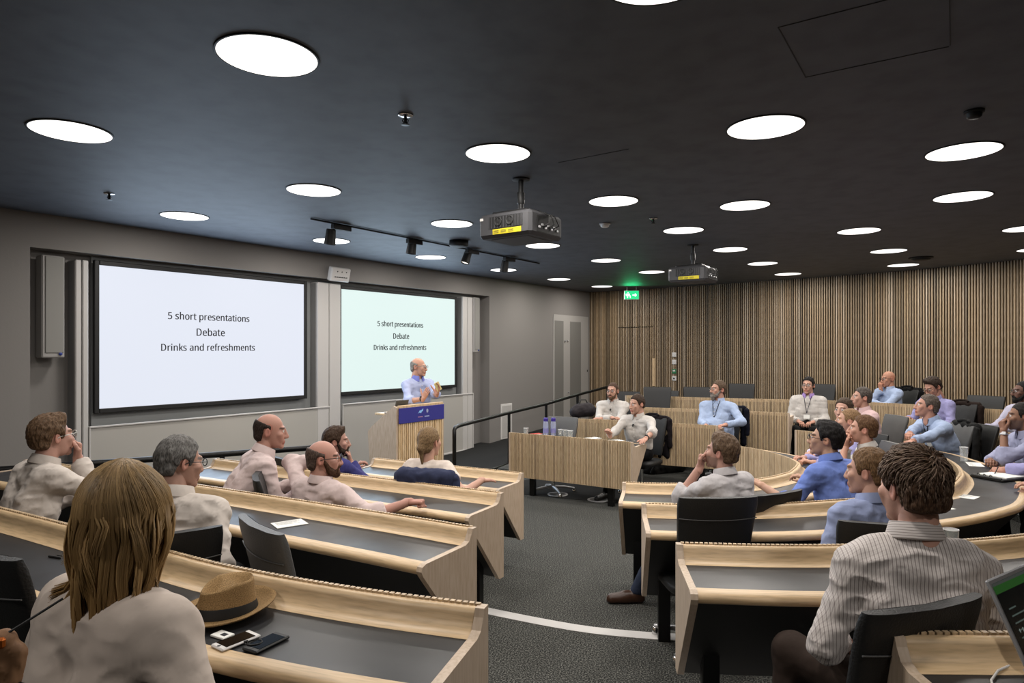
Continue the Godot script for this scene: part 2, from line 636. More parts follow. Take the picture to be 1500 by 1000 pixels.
func desk(called: String, label: String, group: String, pts: Array, y0: float, leg_at: Array, ends := [true, true], low := .25) -> Node3D:
	var path := smooth_path(pts, .06)
	var t := thing(called, label, "desk", V(path[path.size() / 2], y0), 0, group)
	var off := -t.position
	var sh := Transform3D(Basis.IDENTITY, Vector3(off.x, off.y, off.z))
	var g := G.new()
	sweep(g, path, [Vector2(0, low), Vector2(0, .80), Vector2(.02, .80), Vector2(.02, low)], y0)
	part(t, "front_board", g, M.slat_back, sh)
	g = G.new()
	sweep(g, path, [Vector2(.001, .735), Vector2(-.001, .818), Vector2(.004, .822), Vector2(.022, .82), Vector2(.029, .805), Vector2(.036, .785), Vector2(.048, .766), Vector2(.066, .755), Vector2(.088, .7525), Vector2(.088, .735)], y0, true)
	part(t, "lip_rail", g, M.wood_rail, sh)
	g = G.new()
	sweep(g, path, [Vector2(.087, .735), Vector2(.087, .7515), Vector2(.376, .7515), Vector2(.376, .735)], y0)
	part(t, "writing_surface", g, M.top, sh)
	g = G.new()
	sweep(g, path, [Vector2(.375, .71), Vector2(.375, .753), Vector2(.405, .753), Vector2(.424, .749), Vector2(.436, .739), Vector2(.439, .727), Vector2(.434, .714), Vector2(.422, .706), Vector2(.405, .705)], y0, true)
	part(t, "edge_nosing", g, M.wood_rail, sh)
	g = G.new()
	sweep(g, path, [Vector2(.395, .735), Vector2(.428, .712), Vector2(.05, low), Vector2(.018, low)], y0)
	part(t, "underside", g, M.black, sh)
	# slats
	var fine := smooth_path(pts, .0215)
	g = G.new()
	for i in range(0, fine.size()):
		var o := outward(fine, i)
		var p := fine[i] - o * .0065
		var b := Basis(Vector3.UP, atan2(o.x, -o.y))
		var k := g.v.size()
		g.box(V(p, y0 + (low + .828) / 2), Vector3(.0150, .828 - low, .015), b)
		var c: float = [1.0, .84, 1.12, .92, 1.04, .74, 1.2][rng.randi() % 7]
		for q in g.v.size() - k: g.col.append(Color(c, c, c))
	var sl := part(t, "slats", g, slat_mat(), sh)
	sl.set_meta("kind", "stuff")
	# ends
	var poly := PackedVector2Array([Vector2(-.014, .824), Vector2(.024, .824), Vector2(.034, .80), Vector2(.055, .768), Vector2(.09, .757), Vector2(.41, .757), Vector2(.437, .748), Vector2(.445, .728), Vector2(.432, .704), Vector2(.045, low - .012), Vector2(-.014, low - .012)])
	for e in 2:
		if not ends[e]: continue
		var i := 0 if e == 0 else path.size() - 1
		var o := outward(path, i)
		var d := (path[i] - path[1 if e == 0 else i - 1]).normalized()
		var bs := Basis(V(o, 0), Vector3.UP, V(o, 0).cross(Vector3.UP))
		g = G.new()
		g.prism(poly, .03, Transform3D(bs, V(path[i] + d * .015, y0)))
		part(t, "end_panel", g, M.wood_end, sh)
	# legs
	var dense := smooth_path(pts, .05)
	for l in leg_at:
		var i := clampi(int(l / .05) if l >= 0 else dense.size() - 1 + int(l / .05), 0, dense.size() - 1)
		var o := outward(dense, i)
		var b := Basis(Vector3.UP, atan2(o.x, -o.y))
		g = bx(V(dense[i] + o * .13, y0 + .24), Vector3(.075, .48, .06), .004, b)
		part(t, "leg", g, M.black_metal, sh)
	return t

func build_desks():
	var gr := "curved oak desks"
	desk("curved_desk", "short oak desk nearest the lectern with ponytailed woman seated behind it", gr, left_line(1.545, .612, 2.26), 0, [.25, -.2])
	desk("curved_desk", "second oak desk left of the aisle where the bearded man rests his fist", gr, left_line(2.745, .14, 3.1), .1, [.4, 1.6, -.15])
	desk("curved_desk", "third oak desk left of the aisle with a white leaflet lying on it", gr, left_line(3.905, .0, 3.9) .slice(0, 1) + [C + NL * 3.905 + TL * .9, C + NL * 3.905 + TL * .2] + arc(3.91, 3.93, -26.5, -23.4, 2), .2, [.4, 2, -.15])
	desk("curved_desk", "nearest oak desk left of the aisle with a straw hat and phones on it", gr, [C + NL * 5.06 + TL * 4.2, C + NL * 5.07 + TL * 1.7, C + NL * 5.1 + TL * .6] + arc(5.12, 5.10, -29.5, -16.6, 5), .3, [.5, 2.5, -.15])
	desk("curved_desk", "innermost horseshoe oak desk bending round behind the light-shirted man resting chin on fist", gr, arc(1.54, 1.53, -15.3, 50, 14) + [Vector2(2.767, 6.4), Vector2(2.80, 6.85), Vector2(2.70, 7.3), Vector2(2.45, 7.65)], 0, [.12, 2, -.15])
	desk("curved_desk", "second horseshoe oak desk with the open black folder and the pen-holding hand on it", gr, arc(2.709, 2.69, -10.2, 14, 6) + arc(2.71, 2.80, 22, 43, 4) + arc(2.79, 2.76, 52, 88, 6) + [Vector2(3.98, 7.5), Vector2(3.53, 8.17)], .1, [.12, 2, 4, -.15])
	desk("curved_desk", "third long oak desk in front of the man in the striped shirt", gr, arc(3.93, 3.9, -8.2, 60, 16) + arc(3.95, 4.08, 66, 117, 10), .2, [.12, 2.5, 5, 8, -.2])
	desk("curved_desk", "nearest right-hand oak desk with an open laptop on it", gr, arc(5.10, 5.08, -2.9, 40, 12), .3, [.15, 2])
	desk("curved_desk", "back row oak desk along the slatted wall on the far side", gr, [Vector2(2.0, 11.5), Vector2(2.827, 11.142), Vector2(3.534, 10.82), Vector2(4.46, 10.55), Vector2(5.056, 10.28), Vector2(5.75, 9.7), Vector2(6.3, 9.0), Vector2(6.6, 8.5), Vector2(6.85, 7.6)], .3, [.3, 2, -.2])
	desk("curved_desk", "third far-side oak desk with the smiling dark-haired man at its end", gr, [Vector2(1.29, 10.6), Vector2(2.2, 10.2), Vector2(2.852, 9.93), Vector2(3.34, 9.69), Vector2(3.9, 9.368)], .2, [.3, -.2])
	desk("curved_desk", "second far-side oak desk between the bearded man in blue and the panel table", gr, [Vector2(.87, 9.58), Vector2(1.45, 9.33), Vector2(2.0, 9.05), Vector2(2.675, 8.689)], .1, [.3, -.2])
	desk("panel_table", "oak slatted panel table with bottles, glasses and papers on top", gr, [Vector2(-.01, 8.73), Vector2(.5, 8.42), Vector2(1.405, 7.84)], 0, [.28, -.35])

# ---------------------------------------------------------------- fittings
const LAMPS := [
	[392.3, 83.5, "largest ceiling light disc, upper left above the screens"], [104, 193.3, "ceiling light disc at the far left edge"],
	[459.7, 279.2, "ceiling light disc above the gap left of the track spotlights"], [270.6, 316.8, "ceiling light disc right above the first screen"],
	[729.3, 225.5, "ceiling light disc just in front of the big projector's pole"], [898.6, 295, "ceiling light disc right of the big projector"],
	[1121, 187.3, "big ceiling light disc right of centre over the horseshoe"], [1411, 222.6, "large tilted-looking ceiling light disc at upper right"],
	[1091, 301.2, "ceiling light disc above the small projector, nearer the camera"], [1410, 288.5, "ceiling light disc below the large one at upper right"],
	[661.8, 328, "ceiling light disc left of the big projector body"], [485.5, 353, "ceiling light disc behind the first track spotlight"],
	[631, 376.8, "ceiling light disc behind the second track spotlight"], [795, 360, "ceiling light disc directly below the big projector body"],
	[737.5, 395.5, "ceiling light disc behind the last track spotlight"], [818.7, 409, "small far ceiling light disc near the front wall corner"],
	[887.6, 381.6, "ceiling light disc left of the small projector, fourth from the front wall"], [1001, 337.5, "ceiling light disc above and in front of the small projector's pole"],
	[881.7, 419.5, "farthest small ceiling light disc beside the exit sign"], [954.5, 398.5, "ceiling light disc directly left of the small projector"],
	[1069.5, 365.6, "ceiling light disc right of the small projector's pole"], [1117, 386, "ceiling light disc right of the small projector body"],
	[1258, 338.5, "ceiling light disc alone right of centre above the slatted wall"], [1301.5, 367.8, "ceiling light disc in the pair near the slatted wall, nearer one"],
	[1322.7, 388.3, "ceiling light disc in the pair near the slatted wall, closest to the slats"], [1154, 401.4, "farthest ceiling light disc above the middle of the slatted wall"],
	[1504, 335, "ceiling light disc cut by the right frame edge, upper one"], [1519, 365.5, "ceiling light disc cut by the right frame edge, lower one"],
	[962, -40, "ceiling light disc cut by the top frame edge"]]

const LAMP_E := 2.45
func build_fittings():
	var lamp_mat := glow(Color(1, .985, .96), 1.6)
	var ring := lt([Vector2(.222, .0), Vector2(.232, .0), Vector2(.232, -.006), Vector2(.222, -.006), Vector2(.222, 0)], 48).mesh()
	var disc := lt([Vector2(.0, -.001), Vector2(.223, -.001), Vector2(.223, -.004), Vector2(.215, -.005), Vector2(0, -.005)], 48).mesh()
	for l in LAMPS:
		var p := at(l[0], l[1], CEIL - .004)
		var t := thing("ceiling_light", l[2], "ceiling light", V(p, CEIL), 0, "round ceiling light panels")
		part(t, "trim_ring", ring, M.black)
		part(t, "diffuser", disc, lamp_mat)
		lamp_light(t)
	for q in [[Vector2(-2.1, .7), "ceiling light disc out of frame above the blonde woman"], [Vector2(1.7, .1), "ceiling light disc out of frame above the striped shirt man"]]:
		var t := thing("ceiling_light", q[1], "ceiling light", V(q[0], CEIL), 0, "round ceiling light panels")
		part(t, "trim_ring", ring, M.black)
		part(t, "diffuser", disc, lamp_mat)
		lamp_light(t)
	screens()
	wall_bits()
	projectors()
	spot_track()
	railings()
	lectern()

func lamp_light(t: Node3D):
	var l := AreaLight3D.new()
	l.name = "panel_light"
	l.area_size = Vector2(.30, .30)
	l.light_energy = LAMP_E
	l.light_color = Color(1, .975, .945)
	l.area_range = 30
	l.shadow_enabled = true
	l.position = Vector3(0, -.012, 0)
	l.rotation.x = -PI / 2
	t.add_child(l)

func text(s: String, size: float) -> TextMesh:
	var tm := TextMesh.new()
	var f := SystemFont.new()
	f.font_names = PackedStringArray(["Droid Sans"])
	tm.font = f
	tm.text = s
	tm.font_size = 64
	tm.pixel_size = size / 64.0
	tm.depth = .008
	tm.curve_step = 2.0
	return tm

func screen_mat(c: Color) -> StandardMaterial3D:
	var m := glow(c, .93)
	m.albedo_color = Color(.05, .05, .05)
	return m
func screens():
	var wx := wall_xf(0, 0, 0)
	var defs := [
		[145, 445, 388, 598.5, Color(.915, .935, .985), "larger projection screen on the left showing a three-line agenda", [["5 short presentations", 305.5, 465.5, 246, 365], ["Debate", 308.5, 486.5, 288, 329], ["Drinks and refreshments", 305, 508.5, 236, 373]]],
		[499.5, 666, 423, 574, Color(.91, .985, .97), "smaller-looking projection screen behind the lecturer showing a three-line agenda", [["5 short presentations", 586, 475.8, 553, 619.5], ["Debate", 587.5, 492, 576, 599], ["Drinks and refreshments", 585.5, 508.5, 547.5, 624]]]]
	for d in defs:
		var n := -.10
		var sa := wall_s(d[0], n)
		var sb := wall_s(d[1], n)
		var yt := wall_y(d[0], d[2], n)
		var yb := wall_y(d[0], d[3], n)
		var t := thing("projection_screen", d[5], "screen")
		t.transform = wall_xf((sa + sb) / 2, (yt + yb) / 2, n)
		var w := sb - sa
		var h := yt - yb
		part(t, "image_area", bx(Vector3(0, 0, -.005), Vector3(w, h, .01)), screen_mat(d[4]))
		var g := G.new()
		for b in [[-w / 2 - .025, 0, .05, h + .1], [w / 2 + .025, 0, .05, h + .1], [0, h / 2 + .025, w, .05], [0, -h / 2 - .025, w, .05]]:
			g.box(Vector3(b[0], b[1], -.01), Vector3(b[2], b[3], .05), Basis.IDENTITY, .006)
		part(t, "frame", g, M.black)
		part(t, "backing", bx(Vector3(0, 0, -.05), Vector3(w + .06, h + .06, .06)), M.dark)
		for l in d[6]:
			var mesh := text(l[0], .1)
			var bb := mesh.get_aabb()
			var x0 := wall_s(l[3], n)
			var x1 := wall_s(l[4], n)
			var k := (x1 - x0) / bb.size.x
			var cy := wall_y(l[1], l[2], n)
			var c := bb.get_center()
			part(t, "lettering", mesh, M.ink, Transform3D(Basis.from_scale(Vector3(k, k * 1.04, 1)), Vector3((x0 + x1) / 2 - (sa + sb) / 2 - c.x * k, cy - (yt + yb) / 2 - c.y * k, .003)))
		# light that the picture gives the room
		var al := AreaLight3D.new()
		al.name = "screen_light"
		al.area_size = Vector2(w * .96, h * .96)
		al.light_energy = 4.9
		al.light_color = Color(.80, .9, 1.0)
		al.area_range = 30
		al.shadow_enabled = true
		al.position = Vector3(0, 0, .03)
		al.rotation.y = PI
		t.add_child(al)
	# upright board tracks: channels beside and between the screens
	for d in [[110, 131, "left upright whiteboard track beside the slim left loudspeaker", 2.86], [465, 500, "upright whiteboard track between the two screens", 2.88], [678, 693, "upright whiteboard track right of the second screen", 2.88]]:
		var n := -.02
		var sa := wall_s(d[0], n)
		var sb := wall_s(d[1], n)
		var w := sb - sa
		var t := thing("board_track", d[2], "track", Vector3.ZERO, 0, "upright tracks of the sliding whiteboards")
		t.transform = wall_xf((sa + sb) / 2, 0, 0)
		var k := 3 if w > .5 else 2
		for i in k:
			var g := bx(Vector3(-w / 2 + w * (i + .5) / k, d[3] / 2, -.12), Vector3(w / k - .012, d[3], .19), .008)
			part(t, "channel", g, M.trim)
		part(t, "core", bx(Vector3(0, d[3] / 2, -.14), Vector3(w - .01, d[3] - .02, .15)), sm(Color(.5, .5, .5), .6))
	# whiteboards
	for d in [[132, 482, 627, "long glossy whiteboard panel under the left screen"], [502.5, 692.5, 593, "whiteboard panel under the right screen behind the lectern"]]:
		var n := -.03
		var sa := wall_s(d[0], n)
		var sb := wall_s(d[1], n)
		var y := wall_y(d[0], d[2], n)
		var t := thing("whiteboard", d[3], "whiteboard")
		t.transform = wall_xf((sa + sb) / 2, 0, n)
		var m := sm(Color(.66, .65, .63), .16)
		part(t, "panel", bx(Vector3(0, (y + .1) / 2, -.01), Vector3(sb - sa, y - .1, .02), .003), m)
		var g := G.new()
		g.box(Vector3(0, y + .008, 0), Vector3(sb - sa + .03, .02, .035), Basis.IDENTITY, .004)
		g.box(Vector3(0, .095, 0), Vector3(sb - sa + .03, .03, .035), Basis.IDENTITY, .004)
		for s in [-1, 1]: g.box(Vector3(s * ((sb - sa) / 2 + .006), (y + .1) / 2, 0), Vector3(.016, y - .1, .03), Basis.IDENTITY, .003)
		part(t, "frame", g, M.trim)
	# slim column loudspeakers
	for d in [[61, 95, 376, 524, -.0, "slim grey column loudspeaker left of the first screen"], [694, 702.5, 436, 516, -.0, "slim grey column loudspeaker right of the second screen"]]:
		var n: float = d[4]
		var sa := wall_s(d[0], n)
		var sb := wall_s(d[1], n)
		var yt := wall_y(d[1], d[2], n)
		var yb := wall_y(d[1], d[3], n)
		var t := thing("column_speaker", d[5], "loudspeaker")
		t.transform = wall_xf((sa + sb) / 2, (yt + yb) / 2, n)
		var w := maxf(.16, sb - sa)
		part(t, "cabinet", bx(Vector3(0, 0, -.08), Vector3(w, yt - yb, .16), .012), sm(Color(.58, .57, .56), .6))
		part(t, "grille", bx(Vector3(.01, .02, .004), Vector3(w * .8, (yt - yb) * .94, .012), .004), sm(Color(.52, .515, .50), .85))
		part(t, "badge", lt([Vector2(0, .004), Vector2(.016, .003), Vector2(.017, -.004), Vector2(0, -.004)], 16), sm(Color(.12, .2, .5), .4), Transform3D(Basis(Vector3.RIGHT, PI / 2), Vector3(w * .3, -(yt - yb) * .46, .008)))

func wall_bits():
	# small white box above the middle track
	var s := wall_s(496, .05)
	var t := thing("wall_box", "small white slanted control box above the middle track", "control box")
	t.transform = wall_xf(s, wall_y(496, 402, .05), .06)
	var b := Basis(Vector3.RIGHT, .25)
	part(t, "case", bx(Vector3.ZERO, Vector3(.34, .2, .09), .012, b), M.white_paint)
	for i in 3: part(t, "indicator", lt([Vector2(0, .003), Vector2(.009, .002), Vector2(.009, -.003), Vector2(0, -.003)], 12), M.dark, Transform3D(b * Basis(Vector3.RIGHT, PI / 2), b * Vector3(-.07 + i * .08, .045, .047)))
	for i in 6: part(t, "slot", bx(Vector3(-.1 + i * .04, -.045, .045), Vector3(.026, .012, .006), .001, b), M.dark, Transform3D(Basis.IDENTITY, Vector3.ZERO))
	part(t, "bracket", bx(Vector3(0, 0, -.045), Vector3(.12, .1, .05), .004), M.white_paint)
	# double cupboard door near the corner
	var sa := wall_s(810, 0)
	var sb := wall_s(861, 0)
	var y1 := wall_y(810, 460, 0)
	var d := part(self, "door_1", bx(Vector3(0, y1 / 2 + .05, .006), Vector3(sb - sa, y1 - .1, .02), .004), sm(Color(.62, .61, .595), .6))
	d.set_meta("kind", "structure")
	d.set_meta("label", "grey double door with tall inset panels near the corner")
	d.transform = wall_xf((sa + sb) / 2, 0, 0)
	for c in [[811.5, 824.5, 465], [834, 850, 466]]:
		var x0 := wall_s(c[0], 0) - (sa + sb) / 2
		var x1 := wall_s(c[1], 0) - (sa + sb) / 2
		part(d, "inset_panel", bx(Vector3((x0 + x1) / 2, y1 * .52, .014), Vector3(x1 - x0, y1 * .86, .012), .003), sm(Color(.45, .445, .43), .6))
	for c in [[828, 499], [832, 499], [833, 574]]:
		part(d, "handle", lt([Vector2(0, .03), Vector2(.018, .028), Vector2(.02, .02), Vector2(.01, .015), Vector2(.01, 0), Vector2(0, 0)], 14), M.alu, Transform3D(Basis(Vector3.RIGHT, PI / 2), Vector3(wall_s(c[0], .03) - (sa + sb) / 2, wall_y(c[0], c[1], .03), .016)))
	# dark switch by the corner
	t = thing("wall_switch", "small dark switch plate on the grey wall near the corner", "switch")
	t.transform = wall_xf(wall_s(860, .01), wall_y(860, 543, .01), 0)
	part(t, "plate", bx(Vector3(0, 0, .006), Vector3(.1, .1, .012), .003), M.dark)
	part(t, "rocker", bx(Vector3(0, 0, .014), Vector3(.04, .05, .008), .002), M.black)
	# pale access panel
	t = thing("access_panel", "pale framed access panel on the wall behind the black handrail", "panel")
	var s0 := wall_s(733, 0)
	var s2 := wall_s(749, 0)
	var ya := wall_y(741, 591, 0)
	var yb := wall_y(741, 642, 0)
	t.transform = wall_xf((s0 + s2) / 2, (ya + yb) / 2, 0)
	part(t, "frame", bx(Vector3(0, 0, .01), Vector3(s2 - s0, ya - yb, .02), .004), M.white_paint)
	part(t, "leaf", bx(Vector3(0, 0, .02), Vector3((s2 - s0) * .84, (ya - yb) * .9, .012), .003), sm(Color(.68, .67, .66), .6))
	# plates on the slatted wall
	var names := ["white square switch plate at the top of the column of four on slats", "white square switch plate second from top on the slats", "small green emergency release box on the slats", "white plate with a black key switch, lowest on the slats"]
	for i in 4:
		var v: float = [519.3, 530, 543.5, 554][i]
		var q := slat_at(988)
		t = thing("wall_plate", names[i], "switch", q.origin + Vector3.UP * (EYE - (v - HOR) * -q.origin.z / F), 0, "control plates on the slatted wall")
		t.basis = q.basis
		part(t, "plate", bx(Vector3(0, 0, .012), Vector3(.095, .1, .024), .004), sm(Color(.1, .42, .25), .5) if i == 2 else M.white_paint)
		if i == 3: part(t, "key_switch", lt([Vector2(0, .012), Vector2(.018, .011), Vector2(.02, 0), Vector2(0, 0)], 16), M.black, Transform3D(Basis(Vector3.RIGHT, PI / 2), Vector3(0, 0, .022)))
		elif i == 2: part(t, "label_plate", bx(Vector3(0, .01, .026), Vector3(.06, .03, .004), .001), M.white_paint)
		else: part(t, "rocker", bx(Vector3(0, 0, .027), Vector3(.05, .055, .008), .002), M.white_paint)
	# exit sign hanging from the ceiling before the slats
	var ez := 14.2
	var ep := ray(925.5, 432, ez)
	t = thing("exit_sign", "green illuminated emergency exit sign hanging before the slatted wall", "exit sign", ep, -.05)
	var im := Image.create(128, 80, false, Image.FORMAT_RGB8)
	im.fill(Color(.12, .72, .45))
	var w := Color(.9, 1, .95)
	for r in [[8, 26, 38, 20], [24, 12, 10, 10], [20, 44, 10, 24], [34, 44, 20, 8], [46, 50, 8, 18], [12, 30, 8, 18]]: im.fill_rect(Rect2i(r[0], r[1], r[2], r[3]), w)
	for i in 18:
		im.fill_rect(Rect2i(92 + i, 40 - (18 - i), 2, (18 - i) * 2), w)
	im.fill_rect(Rect2i(70, 34, 24, 12), w)
	var m := sm(Color.BLACK, .4)
	m.emission_enabled = true
	m.emission = Color.WHITE
	m.emission_texture = ImageTexture.create_from_image(im)
	m.emission_operator = BaseMaterial3D.EMISSION_OP_MULTIPLY
	m.emission_energy_multiplier = 1.8
	part(t, "case", bx(Vector3(0, 0, -.02), Vector3(.32, .2, .04), .006), sm(Color(.8, .85, .82), .5))
	var face := G.new()
	face.quad(Vector3(-.148, -.088, .0015), Vector3(.148, -.088, .0015), Vector3(.148, .088, .0015), Vector3(-.148, .088, .0015), Vector3.BACK, Vector2(0, 1), Vector2(1, 1), Vector2(1, 0), Vector2(0, 0))
	part(t, "lit_face", face, m)
	for x in [-.1, .1]: part(t, "hanger", tb([Vector3(x, .1, -.02), Vector3(x, CEIL - ep.y, -.02)], .006, 8), M.white_paint)
	var ol := AreaLight3D.new()
	ol.name = "sign_light"
	ol.area_size = Vector2(.28, .16)
	ol.light_color = Color(.2, 1, .6)
	ol.light_energy = .25
	ol.area_range = 20
	ol.shadow_enabled = true
	ol.position = Vector3(0, 0, .012)
	ol.rotation.y = PI
	t.add_child(ol)
	# ceiling bits: sprinklers, detectors
	for q in [[594, 168, "sprinkler head on the ceiling above the track spotlights"], [160, 283, "sprinkler head on the ceiling above the left screen"], [957, 319.5, "sprinkler head on the ceiling between two discs near the small projector"]]:
		var p := at(q[0], q[1], CEIL)
		t = thing("sprinkler", q[2], "sprinkler", V(p, CEIL), 0, "ceiling sprinklers")
		part(t, "escutcheon", lt([Vector2(0, 0), Vector2(.045, 0), Vector2(.042, -.008), Vector2(.02, -.012), Vector2(0, -.012)], 24), M.chrome)
		var g := tb([Vector3(0, -.01, 0), Vector3(0, -.05, 0)], .009, 10)
		for sx in [-1, 1]: g.tube([Vector3(sx * .008, -.02, 0), Vector3(sx * .018, -.035, 0), Vector3(sx * .004, -.055, 0)], .003, 6)
		part(t, "frame", g, M.black_metal)
		part(t, "deflector", lt([Vector2(0, -.056), Vector2(.024, -.056), Vector2(.024, -.059), Vector2(0, -.059)], 16), M.black_metal)
	for q in [[886, 327, .06, M.white_paint, "white round smoke detector on the ceiling right of the big projector"], [1427, 162, .05, M.black, "black round detector on the ceiling at upper right"], [1349, 377, .16, M.black, "wide black ceiling device beside the pair of light discs"]]:
		var p := at(q[0], q[1], CEIL)
		t = thing("smoke_detector", q[4], "detector", V(p, CEIL))
		part(t, "base", lt([Vector2(0, 0), Vector2(q[2], 0), Vector2(q[2], -.015), Vector2(0, -.015)], 24), q[3])
		part(t, "chamber", lt([Vector2(q[2] * .8, -.014), Vector2(q[2] * .75, -.035), Vector2(q[2] * .5, -.045), Vector2(0, -.046)], 24), q[3])
	for u in [1012, 1056]: pass

func slat_at(u: float) -> Transform3D:   # on the slatted wall at image column u, +Z into the room
	for i in wall_path.size():
		var p := wall_path[i]
		if 750 + F * p.x / p.y >= u:
			var o := outward(wall_path, i)
			return Transform3D(Basis(Vector3.UP, atan2(-o.x, o.y)), V(p - o * .004, 0))
	return Transform3D.IDENTITY

func projectors():
	var src: Node3D = null
	for d in [[763, 262, "big grey ceiling projector in the middle with a yellow label"], [1015, 358.5, "second ceiling projector farther back, before the slatted wall"]]:
		var p := at(d[0], d[1], CEIL)
		if src:
			var r := dup(src, d[2], V(p, CEIL), src.rotation.y, "ceiling projectors")
			continue
		var t := thing("projector", d[2], "projector", V(p, CEIL), yaw_of(Vector2(-.8115, .5844)), "ceiling projectors")
		src = t
		var gray := sm(Color(.21, .21, .22), .6)
		var yb := -.395
		var L := .50
		var W := .46
		var H := .19
		part(t, "body", bx(Vector3(0, yb, 0), Vector3(W, H, L), .025), gray)
		part(t, "top_plate", bx(Vector3(0, yb + H / 2 + .012, 0), Vector3(W * .7, .03, L * .7), .012), M.dark)
		part(t, "pole", tb([Vector3(0, 0, 0), Vector3(0, yb + H / 2 + .02, 0)], .022, 12), M.dark)
		part(t, "ceiling_plate", lt([Vector2(0, 0), Vector2(.07, 0), Vector2(.07, -.012), Vector2(0, -.012)], 20), M.dark)
		part(t, "pole_collar", lt([Vector2(0, -.11), Vector2(.032, -.11), Vector2(.032, -.2), Vector2(0, -.2)], 16), M.dark)
		# side with fans and label (local -X faces left of beam)
		var x := -W / 2
		part(t, "vent_recess", bx(Vector3(x - .001, yb + .02, .02), Vector3(.006, H * .5, L * .62), .002), M.dark)
		for i in 2:
			part(t, "fan", lt([Vector2(.034, 0), Vector2(.036, .006), Vector2(.03, .008), Vector2(.028, .002), Vector2(.01, .004), Vector2(0, .006)], 20), M.black, Transform3D(Basis(Vector3.BACK, PI / 2), Vector3(x - .004, yb + .025, -.05 + i * .11)))
		for i in 12: part(t, "vent_slat", bx(Vector3(x - .005, yb + .02, -.14 + i * .028), Vector3(.005, H * .46, .005)), gray)
		part(t, "warning_label", bx(Vector3(x - .0025, yb - .052, .03), Vector3(.004, .04, .27), .001), sm(Color(.70, .64, .07), .6))
		for i in 9: part(t, "label_print", bx(Vector3(x - .0052, yb - .045 - .008 * (i % 3), -.07 + .07 * (i / 3)), Vector3(.001, .003, .05)), M.ink)
		part(t, "serial_label", bx(Vector3(x - .0025, yb + .055, -.215), Vector3(.004, .02, .03)), M.white_paint)
		# connector end (local +Z)
		var z := L / 2
		part(t, "connector_recess", bx(Vector3(.02, yb - .005, z), Vector3(W * .72, H * .66, .006), .002), M.black)
		for i in 7: part(t, "socket", bx(Vector3(-.12 + i * .042, yb - .03 + .02 * (i % 2), z + .006), Vector3(.024, .016, .014), .002), M.alu)
		for i in 3:
			part(t, "cable", tb([Vector3(-.06 + i * .07, yb - .02, z), Vector3(-.05 + i * .07, yb + .0, z + .05), Vector3(-.02 + i * .04, yb + .07, z + .03), Vector3(.0, yb + H / 2 + .03, z - .1), Vector3(.01, yb + H / 2 + .06, .03)], .006, 8), M.black)
		part(t, "lens_ring", lt([Vector2(0, .03), Vector2(.05, .03), Vector2(.062, .0), Vector2(.062, -.02), Vector2(0, -.02)], 24), M.black, Transform3D(Basis(Vector3.RIGHT, -PI / 2), Vector3(.06, yb, -L / 2)))
		part(t, "underside_hatch", bx(Vector3(0, yb - H / 2, 0), Vector3(W * .7, .006, L * .7), .002), sm(Color(.25, .25, .25), .6))

func spot_track():
	var a := at(455, 318.5, CEIL)
	var b := at(790, 384.5, CEIL)
	var t := thing("lighting_track", "thin black lighting track on the ceiling before the front wall", "track", V(a, CEIL))
	var d := V(b - a, 0)
	part(t, "rail", bx(d / 2 + Vector3(0, -.013, 0), Vector3(d.length(), .018, .016), .003, Basis(Vector3.UP, atan2((b - a).y, (b - a).x))), M.black)
	part(t, "power_feed", lt([Vector2(0, 0), Vector2(.12, 0), Vector2(.12, -.06), Vector2(.10, -.075), Vector2(0, -.075)], 24), M.black, Transform3D(Basis.IDENTITY, V(at(672, 352.5, CEIL) - a, 0)))
	var lab := ["black track spotlight farthest left, before a light disc", "black track spotlight second from the left on the track", "black tilted track spotlight right of the round power feed", "black track spotlight farthest right on the track"]
	var i := 0
	for q in [[500, 327.5, 484, 347, .0], [607, 349, 603, 362, .05], [692, 364, 683.5, 377, .3], [746, 375.5, 739, 390, .05]]:
		var p := at(q[0], q[1], CEIL)
		t = thing("track_spotlight", lab[i], "spotlight", V(p, CEIL - .024), atan2(WT.y, WT.x), "track spotlights")
		i += 1
		var c: Vector3 = ray(q[2], q[3], p.y + .02) - t.position
		var lc: Vector3 = t.basis.inverse() * c
		part(t, "adapter", bx(Vector3(0, -.02, 0), Vector3(.24, .055, .06), .006), M.black)
		part(t, "stem", tb([Vector3(lc.x * .9, -.03, 0), Vector3(lc.x, lc.y + .06, lc.z)], .012, 10), M.black)
		var ax := Transform3D(Basis(Vector3.RIGHT, .15) * Basis(Vector3.BACK, -q[4]), Vector3(lc.x, lc.y, lc.z))
		part(t, "can", lt([Vector2(0, .085), Vector2(.045, .085), Vector2(.05, .08), Vector2(.062, -.08), Vector2(.058, -.085), Vector2(.05, -.07), Vector2(0, -.065)], 24), M.black, ax)
		part(t, "lens", lt([Vector2(0, -.072), Vector2(.048, -.072), Vector2(.048, -.068), Vector2(0, -.068)], 20), mat_once("spot_glow", func(): return glow(Color(1, .95, .88), 1.3)), ax)
		var sp := SpotLight3D.new()
		sp.name = "spot_light"
		sp.light_energy = .8
		sp.light_color = Color(1, .94, .85)
		sp.light_size = .04
		sp.spot_angle = 24
		sp.spot_angle_attenuation = .6
		sp.spot_range = 20
		sp.spot_attenuation = 2
		sp.shadow_enabled = true
		t.add_child(sp)
		sp.position = ax * Vector3(0, -.10, 0)
		sp.look_at_from_position(t.transform * sp.position, [Vector3(-3.0, .6, -8.3), Vector3(-1.4, 1.1, -8.4), Vector3(-1.2, 1.4, -8.8), Vector3(.0, .3, -10.5)][i - 1], Vector3.UP)

